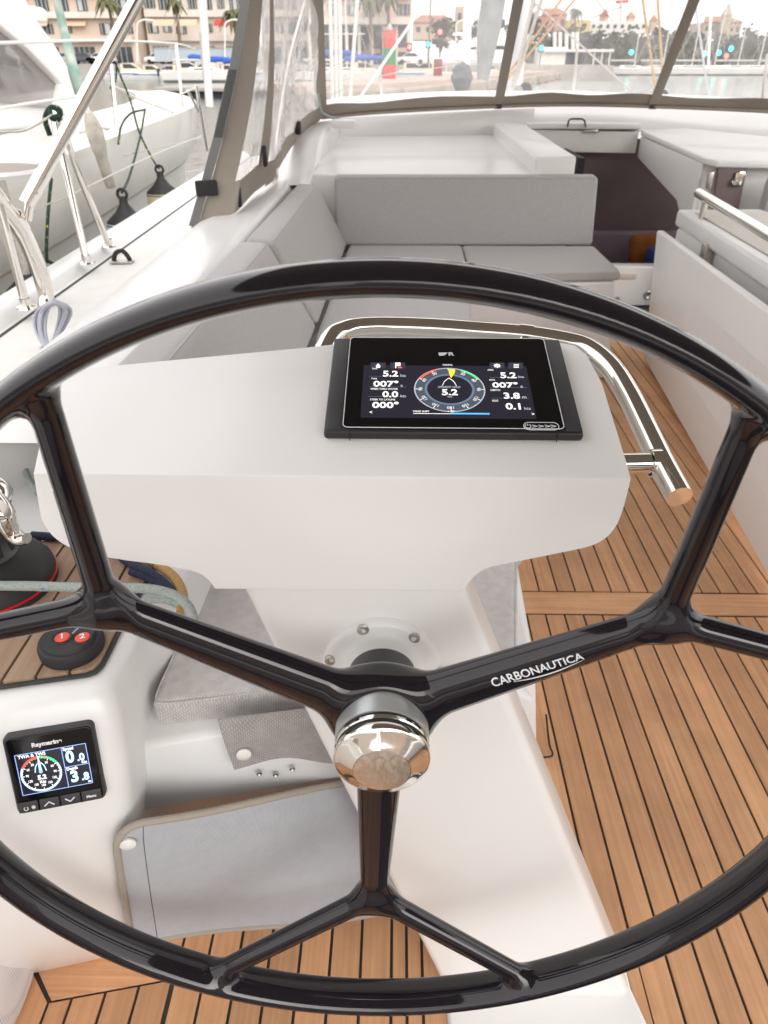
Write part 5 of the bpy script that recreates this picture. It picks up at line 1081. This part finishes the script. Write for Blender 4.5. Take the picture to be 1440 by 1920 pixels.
# ---------------- buildings
def facade(name, label, x0, x1, y, z0, z1, m, floors, nwin, wm=winm, depth=14, balcony=True, ground=True, cols=0):
    t = thing(name, label, 'building', ((x0+x1)/2, y, z0))
    box('wall', ((x0+x1)/2, y+depth/2, (z0+z1)/2), (x1-x0, depth, z1-z0), m, t)
    fh = (z1-z0)/floors
    for f_ in range(floors):
        zb_ = z0+f_*fh
        if f_ == 0 and ground:
            n = max(2, int(nwin*.6))
            for i in range(n):
                xc = x0+(x1-x0)*(i+.5)/n; w_ = (x1-x0)/n*random.uniform(.55, .8); b_ = box('shop_window', (xc, y-.02, zb_+fh*.42), (w_, .3, fh*.72), wm, t); boxes('mullion', [((xc+dx*w_*.25, y-.2, zb_+fh*.42), (.08, .08, fh*.72)) for dx in (-1, 0, 1)], shut, b_)
            continue
        for i in range(nwin):
            if random.random() < .08: continue
            xc = x0+(x1-x0)*(i+.5)/nwin; w_ = (x1-x0)/nwin*random.choice((.5, .62, .75)); h_w = fh*random.choice((.36, .42, .5))
            b_ = box('window', (xc, y-.02, zb_+fh*.55), (w_, .24, h_w), wm, t)
            boxes('mullion', [((xc+dx*w_*.17*2, y-.17, zb_+fh*.55), (.10, .08, h_w)) for dx in (-1, 0, 1)], shut, b_)
            if random.random() < .4: box('curtain', (xc+w_*random.uniform(-.2, .2), y-.16, zb_+fh*.55), (w_*.35, .06, h_w*.9), shut, b_)
        if balcony: box('balcony', ((x0+x1)/2, y-.55, zb_+fh*.13), ((x1-x0)*.98, 1.1, fh*.26), m if f_ % 2 else beige2, t)
    return t
def px_x(px, y): return at(px, 60, y).x
def px_z(py, y): return at(720, py, y).z
y_ = 140
facade('terraced_building', 'beige terraced apartment building at the far left behind the quay', px_x(-220, y_), px_x(255, y_), y_, .9, 20, beige, 6, 13)
facade('apartment_block', 'pale pink apartment block right of the palms', px_x(262, y_), px_x(585, y_), y_+4, .9, 21, beige2, 6, 12)
b3 = facade('hotel', 'beige hotel on pillars behind the red and green beacon', px_x(575, 125), px_x(772, 125), 128, px_z(46, 128), 19, beige, 4, 6, ground=False)
for i in range(9): xx = px_x(575+i*24, 125); box('pillar', (xx, 128.6, (px_z(46, 128)+.9)/2), (.5, .5, px_z(46, 128)-.9), beige2, b3)
box('arcade', (px_x(672, 130), 134, (px_z(46, 128)+.9)/2), (px_x(772, 125)-px_x(575, 125), .5, px_z(46, 128)-.9), winm, b3)
for i in range(7): box('shop_sign', (px_x(592+i*27, 125), 133.5, 2.6+random.uniform(-.2, .3)), (1.6, .2, .6), random.choice([redc, awn, shut, mat('sign_%d' % i, (.3, .15, .35), .6)]), b3)
# awnings and shop fronts on the left buildings
for i, px in enumerate((30, 68, 140, 305, 348, 420)):
    c = at(px, 47, y_-1.2); w_ = 3.4
    prism('awning', [c+V((-w_/2, 0, 0)), c+V((w_/2, 0, 0)), c+V((w_/2, 1.2, .8)), c+V((-w_/2, 1.2, .8))], (0, 0, -.12), redc if px == 420 else awn, bpy.data.objects['terraced_building' if px < 255 else 'apartment_block'])
# distant skyline to the right
bt_ = mat('old_town_stone', (.50, .40, .31), .9, var=.2, vscale=.1); yel = mat('ochre_render', (.62, .45, .20), .85); pnk = mat('rose_render', (.52, .26, .24), .85); wht = mat('white_render', (.70, .67, .63), .8); roofm = mat('clay_roof', (.36, .17, .11), .85)
def far_house(name, label, pxa, pxb, py_t, py_b, y, m, nw=4, roof=True, depth=12):
    x0, x1 = px_x(pxa, y), px_x(pxb, y); z1, z0 = px_z(py_t, y), px_z(py_b, y); t = thing(name, label, 'building', ((x0+x1)/2, y, z0))
    box('wall', ((x0+x1)/2, y+depth/2, (z0+z1)/2), (x1-x0, depth, z1-z0), m, t)
    if roof: r_ = prism('roof', [V((x0-.4, y-.5, z1)), V((x1+.4, y-.5, z1)), V(((x0*.2+x1*.8), y+depth/2, z1+1.6)), V(((x0*.8+x1*.2), y+depth/2, z1+1.6))], (0, .6, 0), roofm, t)
    for i in range(nw): box('window', (x0+(x1-x0)*(i+.5)/nw, y-.02, z0+(z1-z0)*.6), ((x1-x0)/nw*.4, .3, (z1-z0)*.28), winm, t)
    return t
far_house('white_house', 'low pale house on the hill behind the white pole', 775, 850, 42, 75, 190, bt_); far_house('church_tower', 'small stone tower above the pale house', 853, 868, 12, 60, 200, bt_, 1, False, 3)
far_house('rose_house', 'rose coloured house left on the distant hill', 1015, 1060, 28, 60, 210, pnk, 3); far_house('ochre_house', 'ochre house beside the rose coloured house', 1063, 1104, 38, 62, 205, yel, 2, False)
far_house('long_white_house', 'long white terrace house between the windmill towers', 1105, 1212, 40, 64, 215, wht, 8, False)
def mill(px, py_t, py_b, y, l, w_=8):
    t = thing('windmill_tower', l, 'tower', at(px, py_b, y), 'old mill towers on the hill'); c = at(px, py_b, y); h = px_z(py_t, y)-c.z; r_ = (px_x(px+w_, y)-px_x(px, y))
    lathe('tower', [(0, 0), (0, r_*1.05), (h*.62, r_*.9), (h*.62, r_*.95)], c, (0, 0, 1), bt_, t, 16); lathe('roof', [(h*.6, r_*1.1), (h*.95, r_*.25), (h*1.05, 0)], c, (0, 0, 1), roofm, t, 16)
    return t, c, h, r_
t, c, h, r_ = mill(1130, 18, 50, 220, 'mill tower with sails, left on the hill', 9)
for k in range(6): a = k*math.pi/3+.3; tube('sail', [c+V((0, -r_*1.2, h*.8)), c+V((math.cos(a)*r_*3.2, -r_*1.2, h*.8+math.sin(a)*r_*3.2))], .12, roofm, t, straight=True, sides=5)
mill(1180, 22, 50, 222, 'middle mill tower with a plain cone roof', 9); mill(1222, 28, 58, 224, 'right mill tower beside the tan lines', 8)
man = far_house('mansion', 'stone mansion with a pointed tower above the trees at the right', 1318, 1388, 42, 72, 240, bt_, 6, True); mc = at(1356, 60, 238); hh_ = px_z(30, 238)-mc.z; r_ = px_x(1366, 238)-px_x(1356, 238)
lathe('tower', [(0, r_), (hh_, r_), (hh_, r_*1.15), (hh_+r_*2.0, 0)], mc, (0, 0, 1), bt_, man, 8)
cr = thing('tower_crane', 'far red and white crane above the hill', 'crane', at(1165, 60, 300)); a_, b_ = at(1163, 90, 300), at(1165, -10, 300); tube('mast', [a_, b_], .5, wht, cr, straight=True, sides=6); tube('jib', [at(1155, 4, 300), at(1178, 2, 300)], .5, redb, cr, straight=True, sides=6)
# hill under the houses
hm = mat('hillside', (.10, .105, .07), .95, var=.4, vscale=.06)
rows = []
for y in (165, 185, 205, 235, 300, 400): rows.append([V((x, y, -.8+max(0, (y-165))*.085*(.6+.4*math.sin(x*.03+1)) if y < 290 else 6)) for x in np.linspace(28, 190, 24)])
struct(grid('hill', rows, hm))
struct(solid('far_shore', [(30, 160, -.8), (220, 160, -.8), (220, 175, -.8), (30, 175, -.8), (30, 160, .4), (220, 160, .4), (220, 175, .6), (30, 175, .6)], [[3, 2, 1, 0], [4, 5, 6, 7], [0, 1, 5, 4], [1, 2, 6, 5], [2, 3, 7, 6], [3, 0, 4, 7]], conc))
# harbour shed on the pier root
shd = thing('boat_shed', 'low white boat shed at the root of the breakwater', 'building', at(1090, 120, 135))
x0, x1 = px_x(1018, 135), px_x(1155, 135); box('roof', ((x0+x1)/2, 137, px_z(95, 135)), (x1-x0, 5, .35), wht, shd)
box('wall', ((px_x(1062, 135)+px_x(1115, 135))/2, 138, px_z(108, 135)), (5.3, 2, 2.0), winm, shd); box('white_wall', (px_x(1040, 135), 137, px_z(105, 135)), (4.4, 3.5, 2.4), wht, shd)
for px in (1120, 1135, 1150): box('post', (px_x(px, 135), 135, px_z(108, 135)), (.2, .2, 2.4), wht, shd)
for i, px in enumerate((1040, 1050, 1062, 1074, 1082)):
    t = thing('flag_pole', ('leftmost', 'second', 'middle', 'fourth', 'rightmost')[i]+' of five white poles above the boat shed', 'pole', at(px, 100, 140), 'poles above the shed'); tube('pole', [at(px, 100, 140), at(px, 64, 140)], .3, wht, t, straight=True, sides=8); lathe('cap', [(0, .34), (.2, .3), (.3, 0)], at(px, 64, 140), (0, 0, 1), wht, t, 8)
# ---------------- trees
lf = [mat('foliage_a', (.075, .085, .045), .8, var=.5, vscale=.5), mat('foliage_b', (.10, .105, .06), .8, var=.5, vscale=.5)]; bark = mat('bark', (.10, .075, .05), .9)
def crown_mesh(seed, n=520, r=3.0, h=3.4):
    g = np.random.default_rng(seed); vs, fs = [], []
    cl = [(g.normal(0, .45, 3)*np.array([r, r, h*.7])) for _ in range(16)]
    for i in range(n):
        c = cl[g.integers(16)]+g.normal(0, .30, 3)*r*.55; s = g.uniform(.18, .5); a = g.normal(size=3); a /= np.linalg.norm(a); b = np.cross(a, g.normal(size=3)); b /= np.linalg.norm(b); k = len(vs)
        for q in ((-1, -.6), (1, -.6), (.7, .7), (-.7, .6)): vs.append(c+(a*q[0]+b*q[1])*s)
        fs.append([k, k+1, k+2, k+3])
    me = bpy.data.meshes.new('crown'); me.from_pydata([tuple(map(float, v)) for v in vs], [], fs); return me
CM = [crown_mesh(i) for i in range(4)]
def tree(px, py, y, s, l, i):
    c = at(px, py, y); t = thing('tree', l, 'tree', c, 'trees on the far shore'); 
    tube('trunk', [c+V((0, 0, -4*s)), c+V((.2*s, 0, -2*s)), c+V((0, .1, 0)), c+V((.4*s, 0, 1.2*s))], lambda q: .3*s*(1-.6*q), bark, t, sides=6, n=2)
    for d in ((-1.2, .3), (1.1, .6)): tube('limb', [c+V((0, 0, -.6*s)), c+V((d[0]*s, 0, d[1]*s))], .1*s, bark, t, straight=True, sides=5)
    o = objm('crown', CM[i % 4].copy() if False else CM[i % 4], None, t, None, False); o.location = c; o.scale = (s*1.15, s*1.0, s*.85); o.rotation_euler = (0, 0, i*1.3)
    if not CM[i % 4].materials: CM[i % 4].materials.append(lf[i % 2])
names = ['far left', 'second', 'third', 'fourth', 'fifth', 'sixth', 'seventh', 'eighth', 'ninth', 'tenth', 'eleventh', 'twelfth', 'thirteenth', 'fourteenth', 'fifteenth', 'sixteenth', 'seventeenth', 'eighteenth']
tp_ = [(1012, 76), (1036, 72), (1060, 70), (1085, 76), (1108, 72), (1130, 74), (1155, 70), (1180, 74), (1203, 72), (1230, 66), (1255, 70), (1280, 66), (1303, 72), (1330, 76), (1358, 82), (1385, 74), (1410, 68), (1436, 70)]
for i, (px, py) in enumerate(tp_): tree(px, py+15, 182+3*(i % 4), .95+.18*(i % 3), ('leftmost' if i == 0 else names[i])+' tree from the left in the dark belt on the far shore', i)
for i, (px, py) in enumerate([(1245, 95), (1275, 98), (1300, 92), (1340, 98), (1375, 100), (1405, 96), (1435, 92), (1160, 98), (1190, 94)]): tree(px, py+6, 172, .9, ['low tree behind the seam of the right window', 'low tree right of the window seam', 'low tree left of the thin white pole', 'low tree right of the thin white pole', 'low tree below the mansion', 'low tree right of the mansion', 'low tree at the right edge', 'low tree right of the boat shed', 'low tree left of the tan lines'][i], i+1)
tree(828, 58, 150, .75, 'round tree by the red traffic light', 2); tree(825, 82, 140, .5, 'small tree below the red traffic light', 1); tree(985, 50, 160, 1.0, 'tree behind the mast', 3); tree(900, 60, 170, .9, 'tree right of the white pole', 0)
palm_t = mat('palm_trunk', (.20, .14, .09), .9, var=.3, vscale=3); palm_l = mat('palm_leaf', (.13, .13, .05), .7, var=.4, vscale=1)
def palm(px, py, y, hgt, l, s=1.):
    c = at(px, py, y); t = thing('palm_tree', l, 'palm', c+V((0, 0, -hgt)), 'palms on the promenade'); tube('trunk', [c+V((0, 0, -hgt)), c+V((.15, 0, -hgt*.5)), c], lambda q: .28-.08*q, palm_t, t, sides=8, n=3)
    for k in range(26):
        a = k*2.399+random.uniform(-.2, .2); el = random.uniform(-.2, 1.2); L_ = random.uniform(1.6, 2.3)*s; d = V((math.cos(a), math.sin(a), 0)); rows = []
        for j in range(7):
            q = j/6; p = c+d*(L_*q*math.cos(el*.6))+V((0, 0, L_*(math.sin(el)*q-1.0*q*q)+.2)); wv = V((-d.y, d.x, 0))*(.30*s*math.sin(math.pi*(.12+.85*q))); rows.append([p-wv-V((0, 0, .12*q)), p, p+wv-V((0, 0, .12*q))])
        grid('frond', rows, palm_l, t)
palm(202, 5, 126, 6.5, 'palm left of the steel strut top', 1.15); palm(327, 6, 132, 5.5, 'short palm before the pink apartment block', .9); palm(438, 28, 122, 4.5, 'palm by the taupe sprayhood edge', 1.15)
palm(693, 0, 122, 6.5, 'palm in front of the hotel, left of the beacon', 1.15); palm(727, -4, 124, 6.5, 'palm straight above the beacon', 1.0); palm(1080, 22, 200, 5, 'far palm on the hill above the ochre house', 1.0)
# ---------------- cars on the quay
carp = [mat('car_white', (.65, .65, .66), .25, coat=.5), mat('car_silver', (.36, .38, .41), .25, metal=.4, coat=.5), mat('car_dark', (.04, .045, .06), .25, coat=.5)]
def car(px, y, m, l, rz=0):
    c = V((px_x(px, y), y, .98)); t = thing('parked_car', l, 'car', c, 'cars parked on the quay')
    P = [(-2.1, .35), (-2.1, .75), (-1.9, .9), (-1.3, .95), (-.7, 1.42), (.6, 1.45), (1.3, .98), (1.95, .86), (2.1, .65), (2.1, .35)]
    prism('body', [c+V((x, -.85, z)) for x, z in P], (0, 1.7, 0), m, t, .08, 2)
    prism('window', [c+V((x, -.87, z)) for x, z in ((-1.15, .97), (-.65, 1.36), (.55, 1.38), (1.1, .98))], (0, .03, 0), winm, t)
    for x in (-1.35, 1.35):
        for yy_ in (-.86, .66): w_ = lathe('wheel', [(0, 0), (0, .32), (.2, .32), (.2, 0)], c+V((x, yy_, .32)), (0, 1, 0), rub, t, 16); 
    for x in (-2.08, 2.08): box('lamp', c+V((x, -.6, .68)), (.08, .3, .14), redc if x < 0 else shut, t)
for px, m_, l in ((113, 1, 'silver car parked behind the neighbouring yacht bow rail'), (148, 2, 'dark car parked left of the white car'), (181, 0, 'white car parked left of the steel strut'), (292, 0, 'white car parked in front of the shop glass'), (316, 1, 'silver car parked beside the white one, below the green sign'), (772, 0, 'white car parked right of the beacon')): car(px, 124+2*(m_ == 1), carp[m_], l)
# ---------------- moored boats
bw = mat('boat_white', (.74, .73, .70), .3, coat=.3); bcr = mat('boat_cream', (.66, .58, .45), .4); blu = mat('blue_cover', (.03, .10, .42), .7); bdk = mat('boat_dark', (.03, .03, .04), .5)
def mboat_proto():
    t = thing('moored_motorboat', 'x', 'boat', (0, 0, 0), 'motorboats moored along the quay'); rows = []
    for f_ in np.linspace(0, 1, 9):
        x = -3.2+6.6*f_; b = 1.15*(1-max(0, (f_-.45)/.55)**2.2)+.02; s = .25*f_*f_; rows.append([V((x, -b, .75+s)), V((x, -b*.9, .3)), V((x, -b*.6, -.2)), V((x, b*.6, -.2)), V((x, b*.9, .3)), V((x, b, .75+s)), V((x, b*.85, .80+s)), V((x, -b*.85, .80+s)), V((x, -b, .75+s))])
    grid('hull', rows, bw, t, 0, 30)
    prism('cabin', [V((-1.0, -.8, .78)), V((-.9, -.8, 1.75)), V((.4, -.8, 1.8)), V((1.7, -.8, .95))], (0, 1.6, 0), bcr, t, .1, 2); prism('windscreen', [V((.42, -.82, 1.70)), V((1.25, -.82, 1.22)), V((-.6, -.82, 1.22)), V((-.6, -.82, 1.70))], (0, 1.64, 0), winm, t)
    box('engine', (-3.35, 0, .75), (.4, .45, .8), bdk, t, .1); box('stripe', (-.2, -1.10, .62), (4.8, .1, .10), blu, t)
    return t
mbp = mboat_proto()
spots = [(245, 141, .1, 'cream topped motorboat moored at the far quay behind the steel strut'), (285, 140, .0, 'motorboat moored right of the cream topped one'), (322, 141, 3.1, 'motorboat stern to, left of the rail post'), (352, 139, .2, 'motorboat beyond the rail post'), (392, 141, 3.0, 'motorboat near the white yacht mast'), (430, 140, .15, 'motorboat with dark side by the sprayhood edge'), (462, 141, .1, 'motorboat half hidden by the taupe canvas'),
         (610, 143, .1, 'motorboat seen through the port corner of the screen'), (655, 138, 3.1, 'motorboat left of the beacon, farther one'), (680, 145, .15, 'motorboat left of the beacon, nearer one'), (770, 139, .05, 'motorboat right of the beacon'), (800, 142, 3.1, 'motorboat below the green traffic light'), (910, 132, .1, 'motorboat behind the furled sail'), (950, 131, .2, 'motorboat behind the mast foot')]
def zat(px, py, z=-.8): return pz(px, py, z)
for i, (px, py, rz, l) in enumerate(spots):
    p = zat(px, py+2); p = V((p.x*min(1, 112/p.y), min(p.y, 112), -.72)); 
    if i == 0: mbp.location = p; mbp.rotation_euler = (0, 0, rz); mbp['label'] = l
    else: dup(mbp, p, rz, l, scale=random.uniform(.9, 1.15))
mbp.scale = (1.05,)*3
# covers in blue on some boats
for px, py, w_, l in ((408, 113, 3.0, 'blue boat cover right of the white yacht mast'), (366, 109, 1.6, 'small blue canopy left of the white yacht mast'), (430, 116, 1.5, 'bright blue box cover by the sprayhood edge'), (635, 101, 4.5, 'long blue boom cover behind the screen, upper'), (685, 110, 5.0, 'long blue boom cover left of the beacon, lower')):
    c = at(px, py, 100); t = thing('boat_cover', l, 'cover', c, 'blue covers on moored boats'); tube('cloth', [c+V((-w_/2, 0, 0)), c+V((-w_/4, 0, .1)), c+V((0, 0, .12)), c+V((w_/2, 0, .05))], lambda q: .32-.12*abs(q-.4), blu, t, sides=10); tube('crutch', [c, c+V((0, 0, -1.4))], .06, bw, t, straight=True, sides=6)
def sail_proto():
    t = thing('moored_sailboat', 'x', 'boat', (0, 0, 0), 'sailboats moored across the harbour'); rows = []
    for f_ in np.linspace(0, 1, 9):
        x = -5+10*f_; b = 1.6*(1-abs(f_-.4)**1.7*1.9 if f_ < .4 else 1-((f_-.4)/.6)**2)+.03; rows.append([V((x, -b, .95+.2*f_)), V((x, -b*.8, .2)), V((x, 0, -.3)), V((x, b*.8, .2)), V((x, b, .95+.2*f_)), V((x, 0, 1.05+.2*f_)), V((x, -b, .95+.2*f_))])
    grid('hull', rows, bw, t, 0, 30); prism('cabin', [V((-2, -.8, 1.0)), V((-1.8, -.8, 1.5)), V((1.2, -.8, 1.45)), V((2.2, -.8, 1.1))], (0, 1.6, 0), bw, t, .08, 2)
    box('window', (-.2, -.82, 1.28), (2.2, .04, .14), winm, t); tube('mast', [(0.6, 0, 1.2), (.6, 0, 13)], .09, bw, t, straight=True, sides=8); tube('boom', [(.6, 0, 2.2), (-3.6, 0, 2.2)], .14, shut, t, straight=True, sides=8)
    for s_ in (-1, 1): tube('stay', [(.6, 0, 12.8), (s_*4.8, 0, 1.1)], .025, satin, t, straight=True, sides=4)
    return t
sbp = sail_proto()
sp_ = [(1182, 124, 0, 'sailboat left of the right window seam'), (1236, 123.5, .1, 'sailboat behind the right window seam'), (1262, 124, 3.1, 'sailboat right of the window seam'), (1290, 124, .05, 'sailboat left of the thin white pole'), (1345, 124, 3.0, 'sailboat below the mansion'), (1376, 123.5, .1, 'sailboat right below the mansion'), (1415, 124, .0, 'sailboat near the right edge'), (1450, 124, .0, 'sailboat cut by the right edge'), (642, 128, .4, 'sailboat mast left of the beacon, nearer the middle'), (625, 130, .3, 'sailboat mast near the port corner of the screen'), (385, 131, .2, 'sailboat among the motorboats left of the sprayhood'), (1310, 124, .0, 'sailboat before the thin white pole'), (885, 131, .2, 'sailboat just right of the white pole')]
for i, (px, py, rz, l) in enumerate(sp_):
    p = zat(px, py+3.); p = V((p.x*min(1, 150/p.y), min(p.y, 150), -.72))
    if px < 700: p = V((p.x*100/p.y, 100, -.72))
    if i == 0: sbp.location = p; sbp.rotation_euler = (0, 0, rz); sbp['label'] = l
    else: dup(sbp, p, rz, l)
# pontoon and near tall masts
pt = thing('pontoon', 'low concrete pontoon on the water left of the sprayhood', 'pontoon', zat(360, 180))
a0, a1 = zat(294, 184), zat(470, 186); a0 = V((a0.x, a0.y, 0)); a1 = V((a1.x, a1.y, 0))
prism('deck', [a0+V((0, 0, -.15)), a1+V((0, 0, -.15)), a1+V((2, 9, -.15)), a0+V((1, 9, -.15))], (0, 0, -.22), conc, pt, .03); prism('float', [a0+V((.5, .4, -.38)), a1+V((0, .4, -.38)), a1+V((2, 8, -.38)), a0+V((1.5, 8, -.38))], (0, 0, -.5), bdk, pt)
t = thing('white_yacht_mast', 'white mast of a small yacht by the neighbouring bow', 'mast', at(393, 200, 20)); tube('spar', [at(393, 200, 18), at(386, 100, 18), at(380, 0, 18), at(376, -60, 18)], .085, bw, t, sides=10); tube('spar', [at(384, 150, 18), at(377, 60, 18)], .045, satin, t, straight=True, sides=8)
for px0, px1, l in ((624, 618, 'left of the close white masts behind the screen'), (632, 628, 'middle of the close white masts behind the screen'), (640, 636, 'right of the close white masts behind the screen'), (655, 672, 'slanting white mast stay behind the screen')):
    t = thing('thin_mast', l, 'mast', at(px0, 205, 30), 'thin masts near the beacon'); tube('spar', [at(px0, 205, 30), at(px1, -30, 30)], .07, bw, t, straight=True, sides=8)
    for k in (.3, .62): p = lerp(at(px0, 205, 30), at(px1, -30, 30), k); tube('spreader', [p+V((-.35, 0, 0)), p+V((.35, 0, 0))], .02, bw, t, straight=True, sides=6)
# lights and lamps on the promenade
def signal(px, py, y, colr, l, h=2.6):
    c = at(px, py, y); t = thing('signal_light', l, 'traffic light', c+V((0, 0, -h)), 'signal lights on the shore'); m_ = MATS.get('sig%s' % colr) or mat('sig%s' % colr, (.1, .1, .1), .4, emit={'c': (0, 1., .8), 'r': (1., .06, .06)}[colr], es=6)
    s = y/125; lathe('lamp', [(0, .0), (0, .30*s), (.1, .27*s), (.14, 0)], c, (0, -1, 0), m_, t, 14); box('housing', c+V((0, .2, 0)), (.8*s, .3, 1.0*s), bdk, t, .05); tube('post', [c+V((0, .2, -.4*s)), c+V((0, .2, -h))], .08*s, bdk, t, straight=True, sides=6)
for px, py, y, cl, l in ((803, 83, 110, 'c', 'green signal light right of the beacon'), (825, 60, 128, 'r', 'red signal light by the round tree'), (768, 88, 128, 'r', 'red signal light just right of the beacon'), (1015, 90, 130, 'c', 'green signal light at the boat shed'), (1184, 98, 155, 'c', 'green signal light left of the tan lines'), (1322, 100, 158, 'c', 'green signal light left of the thin white pole'), (1348, 99, 158, 'c', 'small green signal light below the mansion'), (1371, 91, 158, 'c', 'higher green signal light below the mansion'), (1362, 105, 158, 'r', 'red signal light below the mansion')): signal(px, py, y, cl, l)
for px, y, l in ((420, 118, 'curved white street lamp by the palm'), (853, 120, 'straight white street lamp near the white pole'), (255, 119, 'white street lamp right of the steel strut')):
    a, b = at(px, 100, y), at(px+3, 44, y); t = thing('street_lamp', l, 'street lamp', a, 'street lamps on the promenade'); tube('post', [a+V((0, 0, -1)), lerp(a, b, .7), b, b+V((.9, 0, .4)), b+V((1.8, 0, .4))], .10, bw, t, sides=8); box('lamp_head', b+V((1.9, 0, .38)), (.9, .3, .18), bw, t, .05)
ks = thing('kiosk', 'small dark red kiosk with a white frame on the pier', 'kiosk', at(821, 136, 75)); c = at(821, 127, 75); box('cabin', c, (.75, .7, 1.3), mat('maroon', (.25, .04, .05), .6), ks, .03); box('roof', c+V((0, 0, .72)), (1.6, .9, .12), wht, ks)
for s_ in (-1, 1): box('post', c+V((s_*.75, 0, 0)), (.07, .07, 1.4), wht, ks)
tag(tube('green_post', [at(803, 125, 105), at(806, 40, 105), at(809, -30, 105)], .10, mat('rust_post', (.25, .14, .1), .8), None, straight=True, sides=8), 'thin rusty post carrying the green signal light', 'post')
rail_q = thing('quay_wall', 'low grey blue wall along the quay by the apartment block', 'wall', at(400, 102, 119)); box('panel', at(395, 103, 119), (16, .3, 1.6), mat('grey_blue_wall', (.38, .42, .45), .8), rail_q); box('coping', at(395, 103, 119)+V((0, 0, .85)), (16.2, .5, .1), conc, rail_q)
# unseen quay and blocks added astern to band the reflections in steel and lacquer
qa = struct(box('reflection_quay_astern', (0, -30, -.2), (160, 20, 1.2), conc))
for i, (x, w_, h, m_) in enumerate(((-45, 26, 11, beige), (-16, 24, 9, beige2), (12, 26, 12, beige), (42, 28, 10, beige2))): struct(box('reflection_block_astern', (x, -38, .4+h/2), (w_, 10, h), m_))
struct(box('stern_bench', (1.0, -.95, .25), (3.6, .5, .5), gel, None, .03))
